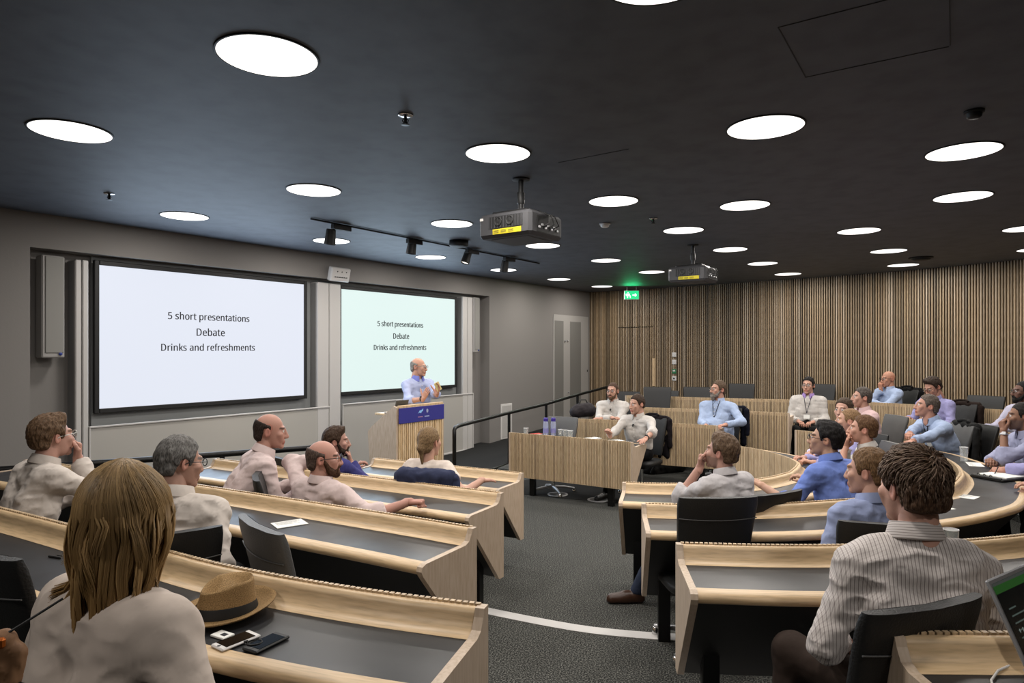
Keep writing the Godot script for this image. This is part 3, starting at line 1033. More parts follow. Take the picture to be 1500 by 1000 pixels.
func railings():
	var t := thing("handrail", "black handrail climbing along the front wall to the far corner", "handrail")
	var tops := [ray(665.5, 640, 8.66), ray(665.5, 630, 8.66), ray(667, 626, 8.7), ray(673, 623, 8.85), ray(745.6, 604.5, 10.6), ray(800, 591.5, 11.5), ray(846, 578, 12.35), ray(890, 566.5, 13.3)]
	part(t, "rail", tb([Vector3(tops[0].x, 0, tops[0].z)] + tops, .026, 12), M.black_metal)
	part(t, "base_plate", lt([Vector2(0, .012), Vector2(.06, .012), Vector2(.06, 0), Vector2(0, 0)], 16, Transform3D(Basis.IDENTITY, Vector3(tops[0].x, 0, tops[0].z))), M.black_metal)
	for i in [4, 5, 6, 7]: part(t, "post", tb([tops[i], Vector3(tops[i].x, 0, tops[i].z)], .024, 10), M.black_metal)
	part(t, "lower_rail", tb([ray(720, 688, 10.0), ray(746, 678, 10.6)], .014, 10), M.black_metal)
	t = thing("handrail", "black handrail before the left whiteboard behind the seated men", "handrail")
	var a := Vector2(-4.7, 5.28)
	var b := Vector2(-1.86, 6.80)
	part(t, "rail", tb([V(a, .92), V((a + b) / 2, .92), V(b, .925), V(b + Vector2(.05, .03), .90), V(b + Vector2(.06, .035), .0)], .028, 12), M.black_metal)
	for k in [.03, .36, .68]: part(t, "post", tb([V(a.lerp(b, k), .92), V(a.lerp(b, k), 0)], .024, 10), M.black_metal)

func lectern():
	var fl := Vector2(-1.38, 8.0)
	var t := thing("lectern", "oak lectern with slatted front and a royal blue banner", "lectern", V(fl + WT * .4, 0), 0)
	t.basis = Basis(V(WT, 0), Vector3.UP, V(WN, 0))
	var w := .80
	part(t, "front_board", bx(Vector3(0, .86, -.014), Vector3(w, .7, .02)), M.wood)
	part(t, "dark_recess", bx(Vector3(0, .27, -.02), Vector3(w, .5, .02)), M.slat_back)
	var nsl := 24
	for i in nsl:
		var x := -w / 2 + w * (i + .5) / nsl
		part(t, "slat", bx(Vector3(x, .6, .003), Vector3(.021, 1.2, .026), .002), mat_once("lectern_slat%d" % (i % 3), func(): return wood([Color(.84, .74, .59), Color(.80, .69, .53), Color(.87, .78, .64)][i % 3], Color(.72, .61, .46), 120 + i)))
	for s in [-1, 1]:
		var poly := PackedVector2Array([Vector2(0, 0), Vector2(0, 1.22), Vector2(.05, 1.235), Vector2(.44, .96), Vector2(.50, .90), Vector2(.50, .86), Vector2(.42, .0)])
		var g := G.new()
		g.prism(poly, .03, Transform3D(Basis(Vector3.FORWARD, Vector3.UP, Vector3.RIGHT), Vector3(s * (w / 2 + .015), 0, 0)))
		part(t, "side_panel", g, M.wood_end)
	part(t, "reading_top", bx(Vector3(0, 1.12, -.2), Vector3(w, .025, .42), .004, Basis(Vector3.RIGHT, .0)), M.wood)
	part(t, "lip", bx(Vector3(0, 1.215, .0), Vector3(w, .05, .035), .004), M.wood)
	part(t, "reading_desk", bx(Vector3(0, 1.03, -.28), Vector3(w, .02, .3), .003, Basis(Vector3.RIGHT, -.3)), M.top)
	# banner
	var b := thing("lectern_banner", "royal blue banner with small pale emblems across the lectern front", "banner")
	b.transform = t.transform * Transform3D(Basis.IDENTITY, Vector3(0, 1.115, .022))
	part(b, "cloth", bx(Vector3(0, 0, 0), Vector3(w + .02, .19, .008), .003), sm(Color(.16, .16, .5), .7))
	var pale := sm(Color(.55, .75, .95), .6)
	var g := G.new()
	g.prism(PackedVector2Array([Vector2(-.07, .0), Vector2(-.035, .04), Vector2(-.02, .03), Vector2(.02, .055), Vector2(.012, .02), Vector2(.0, .025), Vector2(-.02, .0), Vector2(-.045, .01)]), .003, Transform3D(Basis.IDENTITY, Vector3(-.01, .01, .006)))
	part(b, "arrow_emblem", g, pale)
	g = G.new()
	g.prism(PackedVector2Array([Vector2(-.012, -.015), Vector2(.012, -.015), Vector2(.018, .012), Vector2(.01, .03), Vector2(-.01, .03), Vector2(-.018, .012)]), .003, Transform3D(Basis.IDENTITY, Vector3(.085, .025, .006)))
	part(b, "crest_emblem", g, sm(Color(.6, .62, .75), .6))
	for i in 2: part(b, "print_line", bx(Vector3(-.04 + i * .12, -.035, .005), Vector3(.085, .012, .002)), sm(Color(.62, .45, .6) if i == 0 else Color(.6, .65, .8), .6))
	# laptop on the lectern
	var lp := thing("laptop", "open laptop with its lid up on the lectern", "laptop")
	lp.transform = t.transform * Transform3D(Basis(Vector3.UP, PI), Vector3(-.28, 1.135, -.17)).scaled_local(Vector3(.72, .8, .8))
	part(lp, "keyboard_base", bx(Vector3(0, .006, 0), Vector3(.3, .016, .21), .004), M.dark)
	part(lp, "lid", bx(Vector3(0, .11, -.13), Vector3(.3, .2, .01), .003, Basis(Vector3.RIGHT, -.3)), sm(Color(.3, .29, .27), .5))

# ---------------------------------------------------------------- distance fields and surface nets
# prims: [0, a, b, ra, rb] tapered capsule; [1, c, radii, basis] ellipsoid; [2, c, radii, basis] ellipsoid taken away
# cuts: [point, normal, reach] removes what lies beyond the plane within reach
func sdf(prims: Array, cell: float, k: float, amp := 0.0, ns := Vector3.ONE, cuts := [], keep = null, ridge := false) -> G:
	var lo := Vector3.INF
	var hi := -Vector3.INF
	for p in prims:
		if p[0] == 2: continue
		if p[0] == 0:
			var m := maxf(p[3], p[4])
			lo = lo.min((p[1] as Vector3).min(p[2]) - Vector3(m, m, m))
			hi = hi.max((p[1] as Vector3).max(p[2]) + Vector3(m, m, m))
		else:
			var r: Vector3 = p[2]
			var m := maxf(r.x, maxf(r.y, r.z)) if p[3] != Basis.IDENTITY else 0.0
			var q := r if m == 0.0 else Vector3(m, m, m)
			lo = lo.min(p[1] - q)
			hi = hi.max(p[1] + q)
	var pad := cell * 3 + amp * 1.5 + k * .3
	lo -= Vector3(pad, pad, pad)
	hi += Vector3(pad, pad, pad)
	var nx := int((hi.x - lo.x) / cell) + 2
	var ny := int((hi.y - lo.y) / cell) + 2
	var nz := int((hi.z - lo.z) / cell) + 2
	var sxy := nx * ny
	var f := PackedFloat32Array()
	f.resize(sxy * nz)
	f.fill(1.0)
	var ik := .25 / k
	for p in prims:
		var a: Vector3
		var b: Vector3
		var e := k + cell * 1.8 + amp
		var t: int = p[0]
		var bl: Vector3
		var bh: Vector3
		if t == 0:
			a = p[1]
			b = p[2]
			var m := maxf(p[3], p[4]) + e
			bl = a.min(b) - Vector3(m, m, m)
			bh = a.max(b) + Vector3(m, m, m)
		else:
			a = p[1]
			var r: Vector3 = p[2]
			var m := maxf(r.x, maxf(r.y, r.z)) + e
			bl = a - Vector3(m, m, m)
			bh = a + Vector3(m, m, m)
		var i0 := maxi(0, int((bl.x - lo.x) / cell))
		var j0 := maxi(0, int((bl.y - lo.y) / cell))
		var k0 := maxi(0, int((bl.z - lo.z) / cell))
		var i1 := mini(nx - 1, int((bh.x - lo.x) / cell) + 1)
		var j1 := mini(ny - 1, int((bh.y - lo.y) / cell) + 1)
		var k1 := mini(nz - 1, int((bh.z - lo.z) / cell) + 1)
		var ba := b - a
		var inv := 1.0 / maxf(ba.length_squared(), 1e-9)
		var ra := 0.0
		var rd := 0.0
		var er := Vector3.ONE
		var ib := Basis.IDENTITY
		if t == 0:
			ra = p[3]
			rd = p[4] - p[3]
		else:
			er = p[2]
			ib = (p[3] as Basis).inverse()
		var er1 := Vector3.ONE / er
		var er2 := er1 * er1
		var turned := t != 0 and ib != Basis.IDENTITY
		for z in range(k0, k1 + 1):
			var pz := lo.z + z * cell
			for y in range(j0, j1 + 1):
				var row := nx * y + sxy * z
				var py := lo.y + y * cell
				for x in range(i0, i1 + 1):
					var q := Vector3(lo.x + x * cell, py, pz) - a
					var d: float
					if t == 0:
						var h := clampf(q.dot(ba) * inv, 0.0, 1.0)
						d = (q - ba * h).length() - ra - rd * h
					else:
						if turned: q = ib * q
						var l1 := (q * er1).length()
						d = l1 * (l1 - 1.0) / maxf((q * er2).length(), 1e-6)
					var o := f[row + x]
					if t == 2:
						d = -d
						var hh := maxf(k - absf(o - d), 0.0)
						f[row + x] = maxf(o, d) + hh * hh * ik
					elif o > 0.9: f[row + x] = d
					else:
						var hh := maxf(k - absf(o - d), 0.0)
						f[row + x] = minf(o, d) - hh * hh * ik
	if amp > 0:
		for z in nz:
			for y in ny:
				var row := nx * y + sxy * z
				for x in nx:
					var o := f[row + x]
					if o < .05 and o > -.05:
						var w := noise.get_noise_3d((lo.x + x * cell) * ns.x, (lo.y + y * cell) * ns.y, (lo.z + z * cell) * ns.z)
						f[row + x] = o + amp * (absf(w) * 2.6 - .55 if ridge else w)
	if keep != null:
		for z in nz:
			for y in ny:
				var row := nx * y + sxy * z
				for x in nx:
					if f[row + x] < .03: f[row + x] = maxf(f[row + x], keep.call(Vector3(lo.x + x * cell, lo.y + y * cell, lo.z + z * cell)))
	for c in cuts:
		var m: float = c[2]
		var cp: Vector3 = c[0]
		var cn: Vector3 = c[1]
		for z in range(maxi(0, int((cp.z - m - lo.z) / cell)), mini(nz, int((cp.z + m - lo.z) / cell) + 2)):
			for y in range(maxi(0, int((cp.y - m - lo.y) / cell)), mini(ny, int((cp.y + m - lo.y) / cell) + 2)):
				var row := nx * y + sxy * z
				for x in range(maxi(0, int((cp.x - m - lo.x) / cell)), mini(nx, int((cp.x + m - lo.x) / cell) + 2)):
					var q := Vector3(lo.x + x * cell, lo.y + y * cell, lo.z + z * cell) - cp
					if q.length() < m: f[row + x] = maxf(f[row + x], q.dot(cn))
	# nets
	var g := G.new()
	var vi := PackedInt32Array()
	vi.resize(sxy * nz)
	vi.fill(-1)
	for z in nz - 1:
		for y in ny - 1:
			var row := nx * y + sxy * z
			var prev := 0
			for x in nx:
				var i := row + x
				var s := (1 if f[i] < 0 else 0) + (1 if f[i + nx] < 0 else 0) + (1 if f[i + sxy] < 0 else 0) + (1 if f[i + nx + sxy] < 0 else 0)
				if x > 0:
					var tot := s + prev
					if tot > 0 and tot < 8:
						var c := i - 1
						var f0 := f[c]
						var f1 := f[c + 1]
						var f2 := f[c + nx]
						var f3 := f[c + nx + 1]
						var f4 := f[c + sxy]
						var f5 := f[c + sxy + 1]
						var f6 := f[c + sxy + nx]
						var f7 := f[c + sxy + nx + 1]
						var sum := Vector3.ZERO
						var cnt := 0
						if (f0 < 0) != (f1 < 0):
							sum += Vector3(f0 / (f0 - f1), 0, 0)
							cnt += 1
						if (f2 < 0) != (f3 < 0):
							sum += Vector3(f2 / (f2 - f3), 1, 0)
							cnt += 1
						if (f4 < 0) != (f5 < 0):
							sum += Vector3(f4 / (f4 - f5), 0, 1)
							cnt += 1
						if (f6 < 0) != (f7 < 0):
							sum += Vector3(f6 / (f6 - f7), 1, 1)
							cnt += 1
						if (f0 < 0) != (f2 < 0):
							sum += Vector3(0, f0 / (f0 - f2), 0)
							cnt += 1
						if (f1 < 0) != (f3 < 0):
							sum += Vector3(1, f1 / (f1 - f3), 0)
							cnt += 1
						if (f4 < 0) != (f6 < 0):
							sum += Vector3(0, f4 / (f4 - f6), 1)
							cnt += 1
						if (f5 < 0) != (f7 < 0):
							sum += Vector3(1, f5 / (f5 - f7), 1)
							cnt += 1
						if (f0 < 0) != (f4 < 0):
							sum += Vector3(0, 0, f0 / (f0 - f4))
							cnt += 1
						if (f1 < 0) != (f5 < 0):
							sum += Vector3(1, 0, f1 / (f1 - f5))
							cnt += 1
						if (f2 < 0) != (f6 < 0):
							sum += Vector3(0, 1, f2 / (f2 - f6))
							cnt += 1
						if (f3 < 0) != (f7 < 0):
							sum += Vector3(1, 1, f3 / (f3 - f7))
							cnt += 1
						vi[c] = g.v.size()
						g.v.append(lo + (Vector3(x - 1, y, z) + sum / cnt) * cell)
						g.n.append(Vector3(f1 + f3 + f5 + f7 - f0 - f2 - f4 - f6, f2 + f3 + f6 + f7 - f0 - f1 - f4 - f5, f4 + f5 + f6 + f7 - f0 - f1 - f2 - f3).normalized())
				prev = s
	for z in range(1, nz - 1):
		for y in range(1, ny - 1):
			var row := nx * y + sxy * z
			for x in range(1, nx - 1):
				var c := row + x
				if vi[c] < 0 and vi[c - 1] < 0 and vi[c - nx] < 0 and vi[c - sxy] < 0: continue
				var s := f[c] < 0
				if s != (f[c + 1] < 0): quad_net(g.idx, vi[c - nx - sxy], vi[c - sxy], vi[c], vi[c - nx], s)
				if s != (f[c + nx] < 0): quad_net(g.idx, vi[c - 1 - sxy], vi[c - 1], vi[c], vi[c - sxy], s)
				if s != (f[c + sxy] < 0): quad_net(g.idx, vi[c - 1 - nx], vi[c - nx], vi[c], vi[c - 1], s)
	return g
func quad_net(idx: PackedInt32Array, a: int, b: int, c: int, d: int, s: bool):
	if a < 0 or b < 0 or c < 0 or d < 0: return
	if s: idx.append_array([a, c, b, a, d, c])
	else: idx.append_array([a, b, c, a, c, d])

# ---------------------------------------------------------------- people
const ID := Basis.IDENTITY
var heads := {}
var hands := {}
var shoe_g: G
var glasses_g: G

func head_prims() -> Array:
	var p := [[1, Vector3(0, .026, .012), Vector3(.0745, .092, .096), ID], [1, Vector3(0, -.03, -.032), Vector3(.060, .085, .066), ID], [1, Vector3(0, -.078, -.042), Vector3(.047, .044, .05), ID],
		[0, Vector3(-.008, -.106, -.082), Vector3(.008, -.106, -.082), .018, .018], [0, Vector3(-.032, .024, -.084), Vector3(.032, .024, -.084), .012, .012],
		[0, Vector3(0, .012, -.096), Vector3(0, -.036, -.117), .0085, .0125], [0, Vector3(-.009, -.04, -.106), Vector3(.009, -.04, -.106), .010, .010],
		[0, Vector3(-.044, -.022, -.068), Vector3(-.03, -.055, -.074), .022, .018], [0, Vector3(.044, -.022, -.068), Vector3(.03, -.055, -.074), .022, .018],
		[0, Vector3(-.017, -.069, -.094), Vector3(.017, -.069, -.094), .0085, .0085], [0, Vector3(-.014, -.081, -.092), Vector3(.014, -.081, -.092), .008, .008],
		[0, Vector3(0, -.07, .028), Vector3(0, -.17, .045), .054, .056]]
	for s in [-1.0, 1.0]:
		p.append([2, Vector3(.032 * s, .006, -.108), Vector3(.018, .012, .016), ID])
		p.append([1, Vector3(.031 * s, .004, -.083), Vector3(.0125, .0125, .0125), ID])
	return p
func head_template(cell: float) -> Dictionary:
	if heads.has(cell): return heads[cell]
	var g := sdf(head_prims(), cell, .014)
	for s in [-1.0, 1.0]:
		var b := Basis(Vector3.UP, .35 * s) * Basis(Vector3.RIGHT, -.15)
		g.append_xf(sdf([[1, Vector3(.078 * s, -.004, .016), Vector3(.008, .031, .019), b], [1, Vector3(.072 * s, -.012, .006), Vector3(.010, .02, .012), b], [2, Vector3(.086 * s, -.001, .013), Vector3(.006, .018, .010), b]], minf(cell, .005), .006), Transform3D.IDENTITY)
	var tags := PackedInt32Array()
	for p in g.v:
		var t := 0
		var ax := absf(p.x)
		if ax < .026 and p.y < -.062 and p.y > -.089 and p.z < -.085 - .3 * (.026 - ax) * 0: t = 1
		if Vector2(ax - .031, (p.y - .004) * 1.5).length() < .0145 and p.z < -.085: t = 3 if Vector2(ax - .031, p.y - .004).length() < .0065 else 2
		if ax > .012 and ax < .052 and absf(p.y - .029 + maxf(0, ax - .03) * .35) < .0055 and p.z < -.06: t = 4
		if t == 0 and p.y < -.035 and p.z < .0 and p.y > -.13 and not (ax < .03 and p.y > -.05): t = 5
		if t == 0 and ax > .07 and p.z > -.02: t = 6
		tags.append(t)
	heads[cell] = {"g": g, "t": tags}
	return heads[cell]

func hand_template(pose: String) -> G:      # right hand: wrist at the origin, fingers along -Z, back up, thumb towards -X
	if hands.has(pose): return hands[pose]
	var P := []
	var xs := [-.027, -.009, .009, .026]
	var ln := [.070, .079, .073, .057]
	var rr := [.0088, .009, .0086, .0076]
	var cv: Array = {"flat": [8, 10, 8], "relaxed": [28, 34, 22], "fist": [78, 95, 60], "spread": [6, 14, 10], "pen": [48, 62, 32], "chin": [55, 80, 40]}[pose]
	P.append([0, Vector3(0, 0, .02), Vector3(0, 0, -.01), .026, .027])
	for i in 4:
		var kn := Vector3(xs[i], .002 if i in [1, 2] else -.002, -.088 + absf(xs[i] + .006) * .25)
		P.append([0, Vector3(xs[i] * .55, -.003, -.012), kn, .0165, .0125])
		var d := Vector3(xs[i] * (4.5 if pose == "spread" else 1.2), 0, -1).normalized()
		var ax := Vector3.RIGHT
		var q := kn
		var seg: Array = [.45, .31, .24]
		for j in 3:
			d = d.rotated(ax, -deg_to_rad(cv[j] + (i * 4 if pose == "relaxed" else 0)))
			var e: Vector3 = q + d * ln[i] * seg[j]
			P.append([0, q, e, rr[i] * (1.0 - .1 * j), rr[i] * (.92 - .1 * j)])
			q = e
	var th: Array = {"flat": [Vector3(-.052, -.008, -.052), Vector3(-.066, -.012, -.082), Vector3(-.07, -.014, -.106)], "spread": [Vector3(-.055, -.008, -.045), Vector3(-.082, -.012, -.068), Vector3(-.102, -.014, -.085)]}.get(pose, [Vector3(-.048, -.016, -.05), Vector3(-.048, -.032, -.076), Vector3(-.036, -.04, -.098)])
	P.append([0, Vector3(-.016, -.006, -.018), th[0], .017, .0125])
	P.append([0, th[0], th[1], .0115, .0105])
	P.append([0, th[1], th[2], .0105, .0085])
	hands[pose] = sdf(P, .0042, .006)
	return hands[pose]

func shoe() -> G:
	if shoe_g == null:
		shoe_g = sdf([[0, Vector3(0, .045, .05), Vector3(0, .04, -.06), .04, .042], [0, Vector3(0, .03, -.05), Vector3(.004, .026, -.155), .044, .036], [0, Vector3(0, .05, .04), Vector3(0, .09, .04), .042, .044], [0, Vector3(0, .018, .06), Vector3(.003, .016, -.16), .036, .036]], .010, .02, 0, Vector3.ONE, [[Vector3(0, .0, -.05), Vector3.DOWN, .4]])
	return shoe_g

func glasses() -> G:
	if glasses_g == null:
		var g := G.new()
		for s in [-1.0, 1.0]:
			var ring := []
			for i in 21:
				var a := TAU * i / 20
				ring.append(Vector3(s * .032 + cos(a) * .024, .004 + sin(a) * .018, -.117 + absf(cos(a) * .024 + .03) * .12))
			g.tube(ring, .0024, 6, false)
			g.tube([Vector3(s * .055, .008, -.107), Vector3(s * .076, .008, -.06), Vector3(s * .082, .006, .0), Vector3(s * .08, -.008, .03)], .0024, 6)
		g.tube([Vector3(-.01, .008, -.117), Vector3(0, .012, -.122), Vector3(.01, .008, -.117)], .0022, 6)
		glasses_g = g
	return glasses_g

func lin(c: Color) -> Color: return c.srgb_to_linear()

# hair made on the head: style, then where it is cut away
func hair(style: String, cell: float, sd: int) -> G:
	noise.seed = sd
	var full := {"short": .012, "full": .02, "buzz": .004, "ring": .006, "side": .018, "pony": .010, "curly": .024}
	var t: float = full[style]
	var c := Vector3(0, .03, .016)
	var P := [[1, c, Vector3(.0765 + t * .7, .093 + t, .098 + t * .8), ID]]
	if style in ["full", "side", "curly"]: P.append([1, Vector3(.012, .085 + t * .5, -.035), Vector3(.062, .038 + t * .4, .06), ID])
	P.append([1, Vector3(0, -.035, .055), Vector3(.062 + t * .5, .05, .054 + t * .4), ID])
	if style == "pony":
		P.append([0, Vector3(0, .015, .105), Vector3(0, -.03, .125), .028, .03])
		P.append([0, Vector3(0, -.05, .118), Vector3(.0, -.16, .105), .02, .011])
	var amp: float = {"short": .008, "full": .010, "buzz": .002, "ring": .003, "side": .009, "pony": .003, "curly": .016}[style]
	var ns := Vector3(55, 18, 30) if style != "curly" else Vector3(34, 34, 34)
	if style == "pony": ns = Vector3(70, 14, 30)
	var keep := func(p: Vector3) -> float:
		var y0: float
		if p.z < -.075: y0 = .078
		elif p.z < -.045: y0 = lerpf(.078, .052, (p.z + .075) / .03)
		elif p.z < -.028: y0 = lerpf(.052, -.008, (p.z + .045) / .017)
		elif p.z < -.008: y0 = -.014
		elif p.z < .034: y0 = lerpf(.012, .022, (p.z + .008) / .042)
		elif p.z < .05: y0 = lerpf(.022, -.05, (p.z - .034) / .016)
		else: y0 = -.082
		if style == "ring" and p.z < .0: y0 = maxf(y0, .0 if p.z > -.014 else .2)
		if style == "pony" and p.z > .08: y0 = -.3
		if style == "short" or style == "full" or style == "buzz":
			var ex: float = (((p - c) / Vector3(.0765, .093, .098)).length() - 1.0) * .09
			y0 += maxf(0.0, ex - .003) * (1.6 if p.z < .0 else 1.0)
		var d := (y0 - p.y) * .7
		if style == "ring": d = maxf(d, (p.y - .045 + p.z * -.35))
		if style == "side": d = maxf(d, 0.0 - p.z * .0 - 1.0)
		return d
	return sdf(P, cell, .02, amp, ns, [], keep)

func beard(cell: float, long: float, sd: int) -> G:
	noise.seed = sd
	var P := [[0, Vector3(0, -.098, -.075), Vector3(0, -.112 - long, -.08 + long * .3), .034, .026], [0, Vector3(-.04, -.08, -.045), Vector3(-.066, -.01, -.008), .024, .012], [0, Vector3(.04, -.08, -.045), Vector3(.066, -.01, -.008), .024, .012], [0, Vector3(-.04, -.08, -.05), Vector3(.0, -.1, -.078), .026, .028], [0, Vector3(.04, -.08, -.05), Vector3(0, -.1, -.078), .026, .028],
		[0, Vector3(-.024, -.058, -.094), Vector3(0, -.055, -.104), .008, .009], [0, Vector3(.024, -.058, -.094), Vector3(0, -.055, -.104), .008, .009], [0, Vector3(-.028, -.06, -.09), Vector3(-.024, -.09, -.085), .010, .014], [0, Vector3(.028, -.06, -.09), Vector3(.024, -.09, -.085), .010, .014]]
	return sdf(P, cell, .012, .004, Vector3(60, 40, 60))

func mat_once(key: String, make: Callable) -> Material:
	if not M.has(key): M[key] = make.call()
	return M[key]

func body_mat() -> Material:
	return mat_once("skin", func():
		var m := sm(Color.WHITE, .55, 0, .4)
		m.vertex_color_use_as_albedo = true
		m.heightmap_enabled = true
		m.heightmap_texture = ntex(.12, [], [], 71)
		m.heightmap_scale = .03
		return tri(m, Vector3(5, 5, 5)))

func solve_elbow(s: Vector3, w: Vector3, hint: Vector3, l1: float, l2: float) -> Array:
	var d := w - s
	var l := d.length()
	if l > (l1 + l2) * .995:
		w = s + d / l * (l1 + l2) * .995
		d = w - s
		l = d.length()
	var a := (l1 * l1 - l2 * l2 + l * l) / (2 * l)
	var h := sqrt(maxf(0, l1 * l1 - a * a))
	var n := d / l
	var o := (hint - n * hint.dot(n)).normalized()
	return [s + n * a + o * h, w]

# d: see the calls in build_people
func person(d: Dictionary) -> Node3D:
	var z: float = d.z
	var lv: float = d.get("lv", 0.0)
	var near: bool = z < 5.0
	var cell: float = d.get("cell", clampf(z * .0035, .0085, .024))
	var crown: Vector3 = ray(d.u, d.v, z)
	var yaw := yaw_of(d.dir)
	var stand: bool = d.get("stand", false)
	var wide: float = d.get("wide", 1.0) * (1.0 if d.get("female", false) else 1.07)
	var belly: float = d.get("belly", 0.0)
	var female: bool = d.get("female", false)
	var hs: float = d.get("hs", 1.02)
	var hipy: float = .93 if stand else .545
	var lean := deg_to_rad(d.get("lean", 4.0))
	var side := deg_to_rad(d.get("side", 0.0))
	var U := Vector3(sin(side), cos(lean) * cos(side), -sin(lean)).normalized()
	var neckdir := (U * .55 + Vector3.UP * .6 + Vector3(0, 0, -.16)).normalized()
	var yc := crown.y - lv
	var tl := clampf((yc - hipy - .15 * neckdir.y - .135 * hs) / U.y, .42, .66)
	var B := Basis(Vector3.UP, yaw)
	var hip := Vector3(0, hipy, 0)
	var N := hip + U * tl
	var H := N + neckdir * .15
	var o := thing("person", d.label, "person")
	var top := H + Vector3.UP * .13 * hs
	var off := B * Vector3(top.x, 0, top.z)
	o.position = Vector3(crown.x - off.x, lv + (yc - top.y if absf(yc - top.y) < .08 else 0.0), crown.z - off.z)
	o.rotation.y = yaw
	var inv := Transform3D(B, o.position).affine_inverse()
	# head direction
	var hy := 0.0
	var hp := 0.0
	if d.has("look"):
		var q: Vector3 = inv * (d.look as Vector3) - H
		hy = clampf(atan2(-q.x, -q.z), -1.35, 1.35)
		hp = atan2(q.y, Vector2(q.x, q.z).length())
	hy += deg_to_rad(d.get("turn", 0.0))
	hp = clampf(hp + deg_to_rad(d.get("nod", 0.0)), -.8, .5)
	var hb := Basis(Vector3.UP, hy) * Basis(Vector3.RIGHT, hp) * Basis(Vector3.BACK, deg_to_rad(d.get("roll", 0.0)))
	var hx := Transform3D(hb.scaled(Vector3(hs, hs, hs)), H)
	var tw := Basis(Vector3.UP, deg_to_rad(d.get("twist", 0.0)) + hy * .12)
	var R := tw * Vector3.RIGHT
	var Fw := tw * Vector3.FORWARD
	var sw := (.160 if female else .180) * wide
	var S := {}
	var E := {}
	var W := {}
	var skin: Color = lin(d.get("skin", Color(.74, .58, .50)))
	for k in ["L", "R"]:
		var sg := -1.0 if k == "L" else 1.0
		S[k] = hip + U * (tl * d.get("shoulder", .85)) + R * sw * sg + Fw * .012 + Vector3.UP * d.get("shrug" + k, 0.0)
		var a: Dictionary = d.get(k, {})
		var w: Vector3 = Vector3(.15 * sg, .80, -.44)
		if a.has("w"): w = inv * (a.w as Vector3)
		elif a.has("wl"): w = a.wl
		elif a.has("chin"): w = H + hb * (Vector3(.012 * sg, -.19, -.125) + (a.chin if a.chin is Vector3 else Vector3.ZERO))
		var hint: Vector3 = a.get("e", Vector3(.55 * sg, -1, .25))
		var r := solve_elbow(S[k], w, hint, .29, .265)
		E[k] = r[0]
		W[k] = r[1]
	# ---- skin
	var P := []
	var hb0 := hx * Vector3(0, -.07, .028)
	P.append([0, N - U * .03, hb0, .062 if not female else .05, .056 if not female else .046])
	P.append([0, N - U * .07 + R * -.07, N - U * .07 + R * .07, .04, .04])
	P.append([0, hip + U * tl * .1, hip + U * tl * .78, .07, .065])
	for k in ["L", "R"]:
		P.append([0, N - U * .09, S[k], .04, .04])
		P.append([0, S[k], E[k], .043, .04])
		P.append([0, E[k], W[k], .042, .0275])
	var g := sdf(P, maxf(cell * .85, .011), .03)
	var cols := PackedColorArray()
	for i in g.v.size(): cols.append(skin)
	var ht := head_template(.0045 if z < 5.3 else .006)
	g.append_xf(ht.g, hx)
	var browc: Color = lin(d.get("brow", d.get("hair_col", Color(.3, .22, .16))))
	var st: float = d.get("stubble", .0)
	for t in ht.t:
		match t:
			1: cols.append(Color(skin.r * .80, skin.g * .55, skin.b * .55))
			2: cols.append(Color(.62, .60, .58))
			3: cols.append(Color(.03, .025, .02))
			4: cols.append(skin.lerp(browc, .75))
			5: cols.append(skin.lerp(Color(.10, .09, .085), st))
			6: cols.append(Color(skin.r * 1.0, skin.g * .84, skin.b * .82))
			_: cols.append(skin)
	for k in ["L", "R"]:
		var a: Dictionary = d.get(k, {})
		var fd: Vector3 = (W[k] - E[k]).normalized()
		var hd: Vector3 = fd
		if a.has("hd"): hd = (a.hd as Vector3).normalized()
		var hu: Vector3 = a.get("hu", Vector3(0, 1, 0))
		hu = (hu - hd * hu.dot(hd)).normalized()
		var hbz := Basis(hu.cross(-hd), hu, -hd)
		if k == "L": hbz = hbz * Basis.from_scale(Vector3(-1, 1, 1))
		var sc := .92 if female else 1.03
		var hg := hand_template(a.get("pose", "relaxed"))
		g.append_xf(hg, Transform3D(hbz.scaled(Vector3(sc, sc, sc)) if k == "R" else hbz * Basis.from_scale(Vector3(sc, sc, sc)), W[k]))
		for i in hg.v.size(): cols.append(Color(skin.r * .98, skin.g * .93, skin.b * .91))
	g.col = cols
	g.uv = PackedVector2Array()
	part(o, "body", g, body_mat())
	# ---- shirt
	var shirt: Material = d.shirt
	var sl: Dictionary = {}
	P = []
	var dp := .112 + belly * .5
	P.append([0, hip + U * .03 - R * .075 - Fw * .005, hip + U * tl * .55 - R * .08, .105 + belly, .108 + belly * .5])
	P.append([0, hip + U * .03 + R * .075 - Fw * .005, hip + U * tl * .55 + R * .08, .105 + belly, .108 + belly * .5])
	if belly > 0: P.append([1, hip + U * tl * .3 + Fw * (.06 + belly), Vector3(.15, .15, .10), ID])
	if female:
		for s in [-1, 1]: P.append([1, hip + U * tl * .62 + R * .07 * s + Fw * .075, Vector3(.062, .06, .06), ID])
	P.append([0, hip + U * tl * .5 - R * .078 * wide, hip + U * tl * .82 - R * .095 * wide, .112, .092])
	P.append([0, hip + U * tl * .5 + R * .078 * wide, hip + U * tl * .82 + R * .095 * wide, .112, .092])
	P.append([0, hip + U * tl * .80 - R * sw * .75, hip + U * tl * .80 + R * sw * .75, .076, .076])
	P.append([0, N - U * .10, N - U * .045, .088, .066])
	var cuts := []
